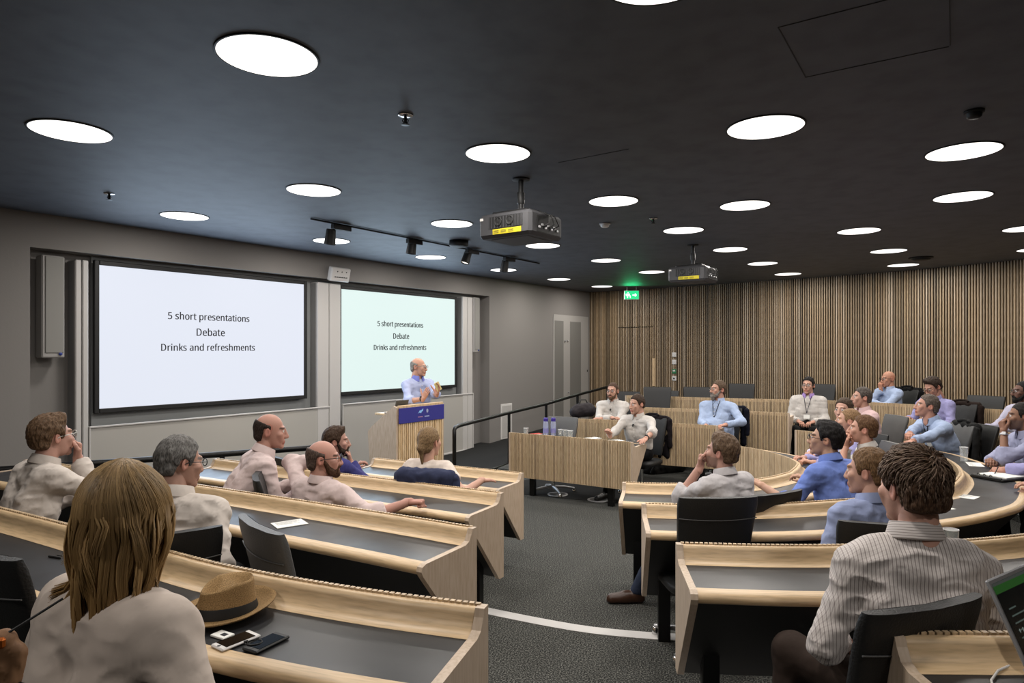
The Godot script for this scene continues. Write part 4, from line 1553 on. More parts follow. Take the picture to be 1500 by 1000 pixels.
	for k in ["L", "R"]:
		var sg := -1.0 if k == "L" else 1.0
		var a: Dictionary = d.get(k, {})
		var sv: String = a.get("sleeve", d.get("sleeve", "long"))
		P.append([0, N - U * .075, S[k] - U * .012, .062, .056])
		P.append([0, S[k], E[k], .059, .053])
		var fd: Vector3 = (W[k] - E[k]).normalized()
		if sv == "long":
			P.append([0, E[k], W[k] - fd * .0, .053, .040])
			P.append([0, W[k] - fd * .06, W[k] - fd * .01, .042, .042])
			cuts.append([W[k] - fd * .012, fd, .075])
		elif sv == "rolled":
			P.append([0, E[k], E[k] + fd * .11, .054, .052])
			P.append([0, E[k] + fd * .065, E[k] + fd * .10, .060, .060])
			cuts.append([E[k] + fd * .10, fd, .10])
		else:
			P.resize(P.size() - 1)
			var ud: Vector3 = (E[k] - S[k]).normalized()
			P.append([0, S[k], S[k] + ud * .17, .064, .066])
			cuts.append([S[k] + ud * .15, ud, .11])
	noise.seed = int(z * 100) + int(d.u)
	var sg2 := sdf(P, cell, .045, d.get("wrinkle", .008), Vector3(5.5, 9, 5.5), cuts, null, true)
	sg2.uv = PackedVector2Array()
	var shp := part(o, d.get("shirt_name", "shirt"), sg2, shirt)
	# collar
	if d.get("collar", true):
		var cb := Basis(R, U.slerp(neckdir, .5).normalized(), Vector3.ZERO)
		cb.z = cb.x.cross(cb.y).normalized()
		cb.x = cb.y.cross(cb.z).normalized()
		var cg := G.new()
		var rings := []
		var open: float = d.get("open", .32)
		for i in 31:
			var a := open + (TAU - 2 * open) * i / 30.0
			var dirv := Vector3(-sin(a), 0, -cos(a))
			var front := pow(absf(cos(a * .5)), 4.0)
			var r0 := .070 if not female else .06
			var q := PackedVector2Array([Vector2(r0, -.02), Vector2(r0 - .003, .034 - front * .014), Vector2(r0 + .003, .039 - front * .014), Vector2(r0 + .018 + front * .008, -.012 - front * .034), Vector2(r0 + .012 + front * .008, -.018 - front * .034)])
			var ring := PackedVector3Array()
			for e in q: ring.append(N + cb * (Vector3(dirv.x * e.x * 1.04, e.y + .004, dirv.z * e.x - .004)))
			rings.append(ring)
		cg.loft(rings, true, true)
		part(o, "collar", cg, d.get("collar_mat", shirt))
	if d.get("placket", false):
		var pg := G.new()
		var pts := []
		for i in 8:
			var f := lerpf(.92, .25, i / 7.0)
			pts.append(hip + U * tl * f + Fw * (.085 + .04 * sin(clampf((.95 - f) * 4.5, 0, 1.57)) + belly * (1.2 if f < .5 else .3)))
		for i in 6: part(o, "button", lt([Vector2(0, .004), Vector2(.006, .003), Vector2(.006, 0), Vector2(0, 0)], 8), M.white_paint, Transform3D(Basis(Vector3.RIGHT, -PI / 2), pts[i + 1]))
	# ---- hair
	var hc: Color = d.get("hair_col", Color(.25, .18, .13))
	var hcell := clampf(z * .0021, .0042, .012)
	if d.get("style", "") != "" and d.style != "none":
		var hg := hair(d.style, hcell, int(d.u))
		hg.uv = PackedVector2Array()
		var hm := hair_mat(hc)
		part(o, "hair", hg, hm, hx)
	if d.has("beard"):
		var bg := beard(hcell, d.beard[1], int(d.u) + 3)
		bg.uv = PackedVector2Array()
		part(o, "beard", bg, hair_mat(d.beard[0]), hx)
	if d.has("glasses"): part(o, "glasses", glasses(), mat_once("gl%s" % d.glasses, func(): return sm(d.glasses, .35, .2)), hx)
	# ---- trousers and shoes
	var tc: Color = d.get("trousers", Color(.07, .07, .08))
	P = []
	cuts = []
	P.append([0, hip - R * 0.0 + Vector3(-.07, .0, .0), hip + Vector3(.07, .0, 0), .115, .115])
	P.append([0, hip + Vector3(-.05, .03, .0), hip + Vector3(.05, .03, .0), .118 + belly * .6, .118 + belly * .6])
	var spread: float = d.get("spread", 1.0)
	for k in ["L", "R"]:
		var sg := -1.0 if k == "L" else 1.0
		var hj := hip + Vector3(.09 * sg, 0, 0)
		var kn := hip + Vector3(.13 * sg * spread, -.0, -.42)
		var an := Vector3(.12 * sg * spread, .09, -.36)
		if stand:
			kn = Vector3(.10 * sg, .5, -.02)
			an = Vector3(.11 * sg, .09, .02)
		if d.has("leg" + k):
			kn = d["leg" + k][0]
			an = d["leg" + k][1]
		P.append([0, hj, kn, .088, .066])
		P.append([0, kn, an - Vector3(0, .01, 0), .066, .056])
		cuts.append([an - Vector3(0, .03, 0), Vector3.DOWN, .09])
		var sdir: Vector3 = d.get("toe" + k, Vector3(.12 * sg, 0, -1))
		var sb := Basis(Vector3.UP, atan2(-sdir.x, -sdir.z))
		var sh := G.new()
		sh.append_xf(shoe(), Transform3D(sb, Vector3(an.x, an.y - .09, an.z) - sb * Vector3(0, 0, .04)))
		sh.uv = PackedVector2Array()
		part(o, "shoe", sh, mat_once("shoe%s" % d.get("shoes", Color(.03, .03, .03)), func(): return sm(d.get("shoes", Color(.03, .03, .03)), .4)))
	var tg := sdf(P, maxf(cell, .012), .04, .004, Vector3(8, 12, 8), cuts)
	tg.uv = PackedVector2Array()
	part(o, "trousers", tg, mat_once("tr%s" % tc, func(): return cloth(tc, .8)))
	if d.has("lanyard"):
		var l := []
		for i in 9:
			var f := i / 8.0
			l.append(N + U * (-.0 - f * .26) + Fw * (.068 + .065 * sin(f * 1.5)) + R * (.055 * (1 - f)))
		var l2 := []
		for i in 9:
			var f := i / 8.0
			l2.append(N + U * (-.0 - f * .26) + Fw * (.068 + .065 * sin(f * 1.5)) - R * (.055 * (1 - f)))
		var lg := tb(l, .0045, 6)
		lg.tube(l2, .0045, 6)
		part(o, "lanyard", lg, mat_once("lany", func(): return sm(Color(.05, .06, .14), .7)))
		part(o, "name_badge", bx(N - U * .31 + Fw * .145, Vector3(.085, .06, .004), .001, Basis(R, U, R.cross(U)).orthonormalized()), M.paper)
	if d.has("mic"): part(o, "microphone", bx(N - U * .13 + Fw * .112 + R * .015, Vector3(.022, .035, .022), .006), M.black)
	for k in ["L", "R"]:
		if d.has("watch" + k):
			var fd: Vector3 = (W[k] - E[k]).normalized()
			var q := Basis(fd.cross(Vector3.UP).normalized(), fd, Vector3.ZERO)
			q.z = q.x.cross(q.y)
			var wg := lt([Vector2(.031, -.009), Vector2(.034, -.007), Vector2(.034, .007), Vector2(.031, .009)], 20)
			wg.box(Vector3(0, 0, .034), Vector3(.032, .034, .01), Basis.IDENTITY, .004)
			part(o, "wristwatch", wg, M.alu if d["watch" + k] == "steel" else M.black, Transform3D(q, W[k] - fd * .03))
	o.set_meta("hx", hx)
	o.set_meta("S", S)
	o.set_meta("N", N)
	var cl: String = d.get("chair", "")
	if cl:
		var cy: float = yaw_of(d.get("chair_dir", d.dir))
		if d.has("chair_at"): chair(V(d.chair_at, lv), cy, cl)
		else: chair(Vector3(o.position.x, lv, o.position.z) + Basis(Vector3.UP, cy) * Vector3(d.get("chair_dx", 0.0), 0, d.get("chair_back", .045)), cy, cl, d.get("chair_gray", false))
	return o

func hair_mat(c: Color) -> Material:
	return mat_once("hair%s" % c, func():
		var m := sm(Color.WHITE, .65, 0, .3)
		m.albedo_texture = ntex(.05, [c.darkened(.45), c, c.lightened(.16)], [.2, .52, .85], 81)
		m.uv1_triplanar = true
		m.uv1_scale = Vector3(14, 3.0, 14)
		m.heightmap_enabled = true
		m.heightmap_texture = m.albedo_texture
		m.heightmap_scale = .25
		return m)

# ---------------------------------------------------------------- chairs
var chair0: Node3D
var chair_n := 0
func slab(y0: float, y1: float, w0: float, w1: float, th: float, zf: Callable, bend: float) -> G:   # upholstered slab standing along y, curved round the sitter
	var g := G.new()
	var rings := []
	var steps := 14
	for i in steps + 1:
		var t := float(i) / steps
		var y := lerpf(y0, y1, t)
		var e := 1.0
		if i == 0 or i == steps: e = .72
		elif i == 1 or i == steps - 1: e = .95
		var w := lerpf(w0, w1, t) / 2 - (1 - e) * .03
		var ring := PackedVector3Array()
		for j in 28:
			var a := TAU * j / 28
			var cx := signf(cos(a)) * pow(absf(cos(a)), .28)
			var cz := signf(sin(a)) * pow(absf(sin(a)), .55)
			ring.append(Vector3(cx * w, y, zf.call(t) + cz * th / 2 * e - bend * cx * cx))
		rings.append(ring)
	g.loft(rings)
	return g
func make_chair():
	var t := thing("office_chair", "black upholstered swivel chair", "chair", Vector3.ZERO, 0, "black upholstered swivel chairs")
	var zf := func(t): return .235 + .075 * t + .03 * t * t
	var bk := part(t, "backrest", slab(.50, .99, .40, .47, .055, zf, .03), M.leather)
	var pts := []
	for i in 15:
		var x := lerpf(-.225, .225, i / 14.0)
		pts.append(Vector3(x, .868 - .008 * (1 - pow(x / .225, 2)), .235 + .075 * .75 + .017 + .0275 - .03 * pow(absf(x) / .225, 2)))
	part(bk, "seam", tb(pts, .0028, 6), M.leather_gray)
	var seat := G.new()
	var rings := []
	for i in 7:
		var f := i / 6.0
		var e: float = [.9, .97, 1.0, 1.0, 1.0, .97, .86][i]
		var ring := PackedVector3Array()
		for j in 32:
			var a := TAU * j / 32
			ring.append(Vector3(signf(cos(a)) * pow(absf(cos(a)), .4) * .235 * e, lerpf(.385, .458, f), signf(sin(a)) * pow(absf(sin(a)), .4) * .23 * e))
		rings.append(ring)
	seat.loft(rings)
	part(t, "seat", seat, M.leather)
	var m := bx(Vector3(0, .365, .0), Vector3(.2, .05, .22), .015)
	m.tube([Vector3(0, .37, .08), Vector3(0, .40, .25), Vector3(0, .56, .275)], .022, 10)
	part(t, "mechanism", m, M.black)
	part(t, "column", tb([Vector3(0, .07, 0), Vector3(0, .36, 0)], .028, 14), M.chrome)
	for i in 4:
		var a := PI / 4 + i * PI / 2
		var dv := Vector3(cos(a), 0, sin(a))
		var l := part(t, "leg", tb([dv * .02 + Vector3.UP * .085, dv * .16 + Vector3.UP * .075, dv * .30 + Vector3.UP * .05], [.024, .019, .014], 10), M.alu)
		part(l, "glide", lt([Vector2(0, .05), Vector2(.022, .045), Vector2(.026, .012), Vector2(.024, 0), Vector2(0, 0)], 14, Transform3D(Basis.IDENTITY, dv * .295)), M.chrome)
	chair0 = t
func chair(pos: Vector3, yaw: float, label: String, gray := false) -> Node3D:
	var c: Node3D
	if chair_n == 0:
		c = chair0
		c.position = pos
		c.rotation.y = yaw
		c.set_meta("label", label)
	else: c = dup(chair0, label, pos, yaw)
	chair_n += 1
	if gray:
		for q in c.get_children():
			if String(q.name).begins_with("backrest") or String(q.name).begins_with("seat"): q.set_surface_override_material(0, M.leather_gray)
	return c
func empty_chair(u: float, v: float, top: float, lv: float, dir: Vector2, label: String, gray := false) -> Node3D:   # image place of the middle of the top edge
	var p := at(u, v, lv + top)
	var o := p + dir.normalized() * .33
	return chair(V(o, lv), yaw_of(dir), label, gray)

func build_chairs():
	make_chair()
	empty_chair(1054, 731, .98, .1, Vector2(-.07, 1), "empty black swivel chair seen from behind in the centre, facing away from the camera")
	empty_chair(375, 771, .98, .2, Vector2(.75, .66), "empty dark grey swivel chair turned beside the grey-haired man at the third left desk", true)
	empty_chair(-40, 812, .98, .3, Vector2(.45, .89), "empty black swivel chair at the left frame edge beside the blonde woman")
	empty_chair(921, 574, .98, .1, Vector2(-.3, -.95), "empty black chair just right of the man with black glasses")
	empty_chair(963, 567.5, .98, .3, Vector2(-.25, -.97), "empty black chair in the back row, left of the wall plates")
	empty_chair(976, 572.5, .98, .2, Vector2(-.4, -.92), "empty black chair at the third far-side desk, directly below the wall plates")
	empty_chair(1022, 567.5, .98, .3, Vector2(-.4, -.92), "empty black chair in the back row behind the grey-bearded man's face")
	empty_chair(1087, 562.5, .98, .3, Vector2(-.45, -.89), "empty black chair in the back row right of the bearded man in blue")
	empty_chair(1204, 563, .98, .3, Vector2(-.5, -.86), "empty black chair in the back row beside the smiling man's shoulder")
	empty_chair(1446, 580.5, .98, .3, Vector2(-.85, -.5), "empty black chair in the back row below the slats at right")
	empty_chair(1413, 622.5, .98, .1, Vector2(-.9, .1), "empty grey chair at the horseshoe desk with a dark jacket on its side", true)
	empty_chair(826, 611.5, .98, .0, Vector2(-.5, -.85), "empty grey chair behind the bottles on the panel table", true)

# ---------------------------------------------------------------- the people
func build_people():
	var W := func(c): return cloth(c)
	var white := cloth(Color(.72, .70, .68))
	var cream := cloth(Color(.745, .71, .68))
	var pinkish := cloth(Color(.77, .70, .69))
	var lav := cloth(Color(.57, .56, .72))
	var ltblue := cloth(Color(.60, .66, .77))
	var blue := cloth(Color(.41, .49, .74))
	var pink := cloth(Color(.75, .645, .645))
	var LEC := Vector3(-1.28, 1.72, -9.1)
	var nl := Vector2(.48, .877)
	var gray := Color(.42, .41, .40)
	var brown := Color(.30, .22, .15)
	var dkbrown := Color(.15, .105, .08)
	# lecturer
	person({"label": "older lecturer standing at the lectern in a light blue shirt, gesturing with both hands", "u": 613, "v": 523, "z": 9.1, "stand": true, "dir": Vector2(.55, -.7), "lean": 2, "turn": -6, "look": Vector3(4.5, 1.5, -8.4), "shirt": cloth(Color(.62, .655, .78)), "hair_col": Color(.55, .53, .5), "style": "ring", "skin": Color(0.730, 0.557, 0.478), "glasses": Color(.5, .5, .5), "trousers": Color(.12, .13, .17), "placket": true, "watchR": "black",
		"L": {"w": ray(640, 577, 8.75), "pose": "spread", "hd": Vector3(.1, .9, -.4), "hu": Vector3(-.8, .1, .3), "sleeve": "rolled", "e": Vector3(-.5, -1, .1)}, "R": {"w": ray(620, 584, 8.65), "pose": "spread", "hd": Vector3(-.2, .9, -.5), "hu": Vector3(.7, .1, -.5), "sleeve": "rolled", "e": Vector3(.6, -1, .1)}, "collar_mat": mat_once("lc", func(): return cloth(Color(.45, .48, .75)))})
	# left desks
	person({"label": "man at far left in cream shirt with wire glasses, hand to his mouth", "u": 76, "v": 607, "z": 3.95, "lv": .2, "dir": Vector2(.55, .83), "chair_dir": Vector2(.7, .71), "chair_back": -.04, "chair_dx": -.06, "lean": 16, "look": LEC, "turn": -8, "shirt": cream, "hair_col": Color(.36, .27, .19), "style": "full", "skin": Color(0.694, 0.536, 0.478), "glasses": Color(.7, .7, .68), "R": {"chin": Vector3(.02, .03, .0), "pose": "chin", "hd": Vector3(-.2, 1, -.1), "hu": Vector3(0, .2, -1), "e": Vector3(.5, -1, -.5)}, "chair": "black chair of the man at far left resting his mouth on his hand"})
	person({"label": "grey-haired man with dark glasses and off-white shirt looking down, seen from behind", "u": 263, "v": 638, "z": 3.15, "hs": .97, "lv": .2, "dir": Vector2(.05, 1.0), "lean": 14, "turn": -32, "nod": -8, "wide": 1.06, "chair_dir": Vector2(-.5, .87), "chair_back": .09, "chair_dx": -.01, "shirt": cream, "hair_col": Color(.40, .39, .38), "style": "short", "skin": Color(0.676, 0.525, 0.460), "glasses": Color(.06, .06, .06), "L": {"wl": Vector3(-.2, .62, -.25)}, "R": {"wl": Vector3(.22, .56, -.08), "e": Vector3(.5, -.6, .8)}, "chair": "black chair of the grey-haired man with dark glasses"})
	person({"label": "balding man in pale pink shirt leaning forward on his desk, profile to the right", "u": 396, "v": 604, "z": 4.79, "lv": .1, "dir": Vector2(.82, .57), "chair_dir": Vector2(.95, .3), "chair_back": .2, "lean": 24, "turn": -18, "nod": -4, "belly": .03, "shirt": pinkish, "hair_col": Color(.17, .13, .11), "style": "ring", "skin": Color(0.670, 0.498, 0.440), "L": {"wl": Vector3(-.1, .80, -.5)}, "R": {"wl": Vector3(.14, .80, -.48)}, "chair": "black chair of the balding man in pale pink leaning forward"})
	person({"label": "bald bearded man with glasses, arm stretched along the desk ending in a fist", "u": 474, "v": 643, "z": 4.52, "lv": .1, "dir": Vector2(.48, .88), "chair_dir": Vector2(.95, .3), "lean": 3, "side": 3, "turn": -48, "shirt": pinkish, "hair_col": Color(.32, .26, .23), "brow": Color(.2, .14, .1), "style": "ring", "beard": [Color(.26, .17, .11), -.006], "skin": Color(0.690, 0.518, 0.460), "glasses": Color(.05, .05, .05), "wide": 1.08, "R": {"w": ray(599, 735, 4.35), "pose": "fist", "sleeve": "rolled", "e": Vector3(.4, -.5, .6), "hd": Vector3(.8, .05, -.35)}, "L": {"wl": Vector3(-.16, 1.06, -.22), "pose": "fist", "hd": Vector3(.6, .6, -.2), "hu": Vector3(0, .3, 1), "e": Vector3(-1, -.2, .3)}, "chair": "black chair between the two balding men at the second left desk"})
	person({"label": "dark-haired bearded man in blue shirt and navy sleeves, hand to chin", "u": 493, "v": 625, "z": 6.02, "lv": 0, "dir": Vector2(.62, .78), "lean": 14, "turn": -38, "shirt": cloth(Color(.22, .22, .42)), "hair_col": Color(.24, .17, .12), "style": "full", "beard": [Color(.2, .14, .1), .0], "skin": Color(0.674, 0.516, 0.458), "R": {"chin": Vector3(.02, .0, .0), "pose": "chin", "hd": Vector3(-.5, .8, -.1), "hu": Vector3(.2, .2, -1), "e": Vector3(.6, -1, -.6)}, "chair": "black chair of the dark-haired man in blue at the first left desk"})
	person({"label": "woman with blonde low ponytail and short-sleeved cream top, seen from behind", "u": 629, "v": 624, "z": 5.5, "lv": 0, "dir": Vector2(.3, .95), "female": true, "lean": 4, "look": Vector3(2.0, 1.35, -9.5), "turn": 6, "shirt": cloth(Color(.82, .77, .73)), "collar": false, "sleeve": "short", "hair_col": Color(.50, .40, .28), "style": "pony", "skin": Color(0.714, 0.555, 0.483), "R": {"w": ray(706, 703, 5.45), "pose": "flat", "hd": Vector3(.5, -.1, -.8), "e": Vector3(.7, -.6, .6)}, "L": {"wl": Vector3(-.1, .8, -.42)}, "chair_dx": .18, "chair_back": .06, "chair": "black chair of the ponytailed woman, under a blue jacket"})
	blonde(nl)
	# the panel
	person({"label": "panel member in white shirt gesturing with a fist behind the panel table", "u": 933, "v": 577, "z": 8.75, "lv": 0, "dir": Vector2(-.62, -.78), "lean": 6, "look": Vector3(-1.2, .9, -6.5), "turn": -8, "shirt": white, "hair_col": Color(.22, .16, .12), "style": "short", "skin": Color(0.714, 0.555, 0.483), "mic": true, "placket": true, "R": {"w": ray(893, 637, 8.45), "pose": "fist", "hd": Vector3(0, .8, -.5), "e": Vector3(.6, -1, .1)}, "L": {"w": ray(946, 642, 8.15), "pose": "flat", "e": Vector3(-1, -.5, .2), "sleeve": "rolled"}, "watchL": "black", "trousers": Color(.05, .05, .06), "legR": [Vector3(.16, .56, -.40), Vector3(.2, .09, -.52)], "legL": [Vector3(-.1, .56, -.42), Vector3(-.06, .09, -.46)], "chair": "black chair of the gesturing panel member, draped with a dark jacket"})
	person({"label": "man with short receding hair and black glasses in white shirt with clip microphone", "u": 897.5, "v": 559.5, "z": 9.95, "lv": .1, "dir": Vector2(-.35, -.94), "lean": 3, "look": Vector3(-1.5, 1.3, -5), "shirt": white, "hair_col": Color(.28, .2, .15), "style": "buzz", "beard": [Color(.36, .27, .2), -.01], "skin": Color(0.714, 0.555, 0.483), "glasses": Color(.03, .03, .03), "mic": true, "placket": true, "L": {"wl": Vector3(.1, .8, -.36), "e": Vector3(-1, -.6, .1)}, "R": {"wl": Vector3(-.06, .82, -.38), "e": Vector3(1, -.6, .1)}, "chair": "black chair of the man with black glasses and clip microphone"})
	person({"label": "grey-bearded man with glasses in light blue shirt and lanyard, smiling towards the lectern", "u": 1052, "v": 556.5, "z": 9.3, "lv": .1, "dir": Vector2(-.62, -.78), "lean": -4, "look": LEC, "turn": 14, "belly": .05, "wide": 1.1, "shirt": ltblue, "hair_col": Color(.34, .27, .21), "style": "short", "beard": [Color(.5, .47, .44), .025], "skin": Color(0.710, 0.537, 0.465), "glasses": Color(.3, .25, .2), "lanyard": true, "placket": true, "L": {"w": ray(1063, 622, 8.85), "e": Vector3(-1, -.5, .3)}, "R": {"wl": Vector3(.02, .78, -.36)}, "chair": "black chair of the grey-bearded man in light blue"})
	person({"label": "smiling dark-haired man in pale shirt sitting at the end of a far desk", "u": 1184, "v": 551.5, "z": 9.95, "lv": .2, "dir": Vector2(-.5, -.86), "lean": -8, "side": 0, "look": Vector3(-1.0, 1.7, -4), "shirt": white, "hair_col": Color(.08, .06, .05), "style": "short", "skin": Color(0.712, 0.546, 0.474), "glasses": Color(.4, .4, .4), "lanyard": true, "placket": true, "collar_mat": mat_once("lc2", func(): return cloth(Color(.6, .5, .72))), "L": {"wl": Vector3(-.1, .66, -.26), "e": Vector3(-.6, -1, .3)}, "R": {"wl": Vector3(.1, .66, -.26), "e": Vector3(.6, -1, .3)}, "trousers": Color(.04, .04, .045), "chair": "black chair of the smiling dark-haired man"})
	# right-hand bend
	person({"label": "bald man with black glasses in light blue shirt, hand at his chin, back row", "u": 1301, "v": 542.5, "z": 10.45, "lv": .3, "dir": Vector2(-.85, -.25), "lean": 0, "look": Vector3(-2, 1.0, -9.5), "shirt": ltblue, "hair_col": Color(.3, .2, .15), "style": "none", "brow": Color(.12, .1, .08), "skin": Color(0.685, 0.498, 0.412), "glasses": Color(.04, .04, .04), "R": {"chin": Vector3(0, .03, 0), "pose": "chin", "hd": Vector3(0, 1, -.2), "hu": Vector3(0, .2, -1), "e": Vector3(.6, -1, -.3)}, "L": {"wl": Vector3(.05, .80, -.34), "e": Vector3(-1, -.5, .2)}, "watchR": "black", "chair": "black chair of the bald man, with a black jacket over it"})
	person({"label": "grey-haired man in pink shirt, profile left, behind the smiling young man", "u": 1262, "v": 566.5, "z": 8.3, "lv": .1, "dir": Vector2(-.85, -.05), "lean": 8, "look": LEC, "shirt": pink, "hair_col": Color(.30, .27, .25), "style": "short", "skin": Color(0.694, 0.536, 0.471), "wide": 1.05, "chair": "dark grey chair behind the man in the pink shirt", "chair_gray": true})
	person({"label": "smiling young man in white and lilac shirt facing the camera side", "u": 1236, "v": 582, "z": 7.15, "lv": 0, "dir": Vector2(-.8, -.45), "lean": 6, "look": Vector3(-.6, 1.3, -4.0), "shirt": cloth(Color(.78, .75, .86)), "hair_col": Color(.26, .2, .15), "style": "short", "skin": Color(0.734, 0.575, 0.503), "stubble": .15, "chair": "black chair of the smiling young man in white and lilac"})
	person({"label": "fair-haired man in lavender shirt mostly hidden behind the man in white", "u": 1243, "v": 597, "z": 6.62, "lv": 0, "dir": Vector2(-.95, .1), "lean": 4, "look": LEC, "wide": 1.12, "shirt": lav, "hair_col": Color(.52, .40, .28), "style": "buzz", "skin": Color(0.714, 0.555, 0.483), "chair": "grey chair of the fair-haired man in lavender", "chair_gray": true})
	person({"label": "brown-haired man in white shirt resting his chin on his hand, profile left", "u": 1264, "v": 607, "z": 5.95, "lv": 0, "dir": Vector2(-.9, .3), "lean": 14, "look": LEC, "turn": 6, "shirt": white, "hair_col": Color(.36, .25, .16), "style": "short", "skin": Color(0.710, 0.537, 0.465), "R": {"chin": Vector3.ZERO}, "L": {"chin": Vector3(-.03, .02, 0), "pose": "chin", "hd": Vector3(.2, 1, -.1), "hu": Vector3(0, .2, -1), "e": Vector3(-.5, -1, -.6), "sleeve": "rolled"}, "chair": "black chair of the brown-haired man in white resting his chin"})
	person({"label": "black-haired man with glasses in bright blue shirt, forearm along the desk", "u": 1210, "v": 617, "z": 4.95, "lv": 0, "dir": Vector2(-.45, .89), "lean": 16, "look": LEC, "turn": 14, "shirt": blue, "wide": 1.08, "hair_col": Color(.07, .06, .06), "style": "full", "skin": Color(0.697, 0.553, 0.467), "glasses": Color(.06, .06, .06), "L": {"w": ray(1118, 712, 5.0), "pose": "relaxed", "sleeve": "rolled", "e": Vector3(-.6, -1, .3)}, "R": {"w": ray(1185, 703, 5.3), "pose": "relaxed", "sleeve": "rolled", "e": Vector3(.6, -1, 0)}, "chair": "black chair of the man in the bright blue shirt"})
	person({"label": "man in light shirt and jeans with fist to his mouth, leg out in the aisle", "u": 1057, "v": 635, "z": 4.75, "lv": 0, "dir": Vector2(-.45, .89), "lean": 12, "look": LEC, "turn": 14, "shirt": cloth(Color(.70, .685, .69)), "hair_col": Color(.36, .28, .21), "style": "full", "skin": Color(0.694, 0.536, 0.478), "stubble": .45, "L": {"chin": Vector3(-.03, .05, -.01), "pose": "fist", "hd": Vector3(.35, .9, -.1), "hu": Vector3(-.2, .3, -1), "sleeve": "rolled", "e": Vector3(-.45, -1, -.5)}, "R": {"wl": Vector3(.16, .8, -.4)}, "trousers": Color(.17, .2, .27), "shoes": Color(.22, .13, .08), "legL": [Vector3(-.27, .53, -.43), Vector3(-.37, .095, -.63)], "toeL": Vector3(-.8, 0, -.35), "legR": [Vector3(.14, .55, -.42), Vector3(.12, .09, -.36)], "chair": "black chair of the man resting fist on mouth"})
	person({"label": "fair-haired man in light blue shirt half hidden behind the striped shirt man", "u": 1272, "v": 655, "z": 3.6, "lv": .1, "dir": Vector2(-.2, .97), "chair_dir": Vector2(.2, .98), "chair_dx": -.08, "L": {"wl": Vector3(-.12, .66, -.26), "e": Vector3(-.7, -1, .3)}, "R": {"wl": Vector3(.1, .66, -.3)}, "lean": 8, "look": LEC, "turn": 10, "nod": -6, "shirt": cloth(Color(.55, .59, .72)), "hair_col": Color(.42, .31, .2), "style": "short", "skin": Color(0.714, 0.555, 0.483), "chair": "black chair of the fair-haired man in light blue"})
	var p := person({"label": "young brown-haired man in grey striped shirt seen from behind in the right foreground", "u": 1336, "v": 657, "z": 2.28, "lv": .2, "dir": Vector2(.22, .97), "lean": 8, "turn": 20, "hs": 1.06, "wide": 1.0, "shoulder": .79, "shirt": striped(), "wrinkle": .008, "hair_col": Color(.29, .205, .145), "style": "full", "skin": Color(0.712, 0.547, 0.482), "stubble": .2, "R": {"wl": Vector3(.2, .80, -.40)}, "chair_at": Vector2(1.085, 2.20), "chair_dir": Vector2(-.33, .94), "L": {"wl": Vector3(-.2, .63, -.26), "e": Vector3(-.45, -1, .3)}, "trousers": Color(.21, .17, .15), "legL": [Vector3(-.36, .57, -.26), Vector3(-.40, .09, -.22)], "legR": [Vector3(.08, .56, -.42), Vector3(.08, .09, -.36)], "collar_mat": striped_collar(), "chair": "black chair of the man in the striped shirt"})
	tufts(p, Color(.31, .22, .155))
	person({"label": "grey-haired man in light blue shirt with lanyard leaning forward with clasped hands", "u": 1358, "v": 577, "z": 7.3, "lv": .1, "dir": Vector2(-.96, .0), "lean": 24, "look": LEC, "nod": 4, "shirt": ltblue, "wide": 1.08, "hair_col": Color(.35, .31, .28), "style": "short", "skin": Color(0.690, 0.517, 0.445), "lanyard": true, "L": {"w": ray(1337, 646, 6.85), "e": Vector3(-1, -.6, 0)}, "R": {"w": ray(1325, 641, 6.95), "e": Vector3(1, -.6, 0)}, "chair": "black chair of the man leaning forward with clasped hands"})
	person({"label": "brown-haired man with glasses in lavender shirt looking down, near the slatted wall", "u": 1366, "v": 552, "z": 8.75, "lv": .2, "dir": Vector2(-.9, -.35), "lean": 16, "nod": -26, "turn": -6, "shirt": lav, "hair_col": Color(.2, .15, .12), "style": "full", "skin": Color(0.690, 0.517, 0.445), "glasses": Color(.15, .12, .1), "chair": "black chair with brown jacket, of the man looking down"})
	person({"label": "dark-skinned bearded man in pale lilac shirt cut by the right frame edge", "u": 1499, "v": 557, "z": 7.7, "lv": .2, "dir": Vector2(-.95, -.1), "lean": 8, "look": LEC, "shirt": cloth(Color(.66, .65, .72)), "hair_col": Color(.06, .05, .05), "style": "buzz", "beard": [Color(.08, .07, .06), .0], "skin": Color(0.416, 0.301, 0.251), "glasses": Color(.05, .05, .05), "L": {"wl": Vector3(-.1, .8, -.5)}, "R": {"wl": Vector3(.1, .8, -.5)}, "chair": "black chair of the bearded man at the right frame edge"})
	person({"label": "tanned man with steel watch, hand over his mouth, at the right frame edge", "u": 1497, "v": 588, "z": 6.0, "lv": .1, "dir": Vector2(-.95, .2), "lean": 14, "look": LEC, "nod": -4, "shirt": cloth(Color(.58, .59, .69)), "hair_col": Color(.1, .08, .07), "style": "buzz", "skin": Color(0.510, 0.373, 0.301), "stubble": .5, "L": {"chin": Vector3(-.05, .05, -.02), "pose": "chin", "hd": Vector3(.3, 1, -.1), "hu": Vector3(-.1, .2, -1), "sleeve": "rolled", "e": Vector3(-.4, -1, -.4)}, "watchL": "steel", "R": {"wl": Vector3(.0, .8, -.42), "e": Vector3(1, -.5, .2)}, "chair": "black chair of the man with the steel watch"})
	person({"label": "person in lavender shirt reaching in from the right edge, writing with a pen", "u": 1566, "v": 602, "z": 5.3, "lv": .1, "dir": Vector2(-.85, .5), "lean": 14, "nod": -12, "shirt": lav, "hair_col": dkbrown, "style": "short", "skin": Color(0.670, 0.497, 0.425), "L": {"w": ray(1466, 689, 5.62), "pose": "pen", "hd": Vector3(.1, -.15, -1), "hu": Vector3(-.5, 1, 0), "e": Vector3(-1, -.6, .2)}, "chair": "black chair of the person writing at the right edge"})
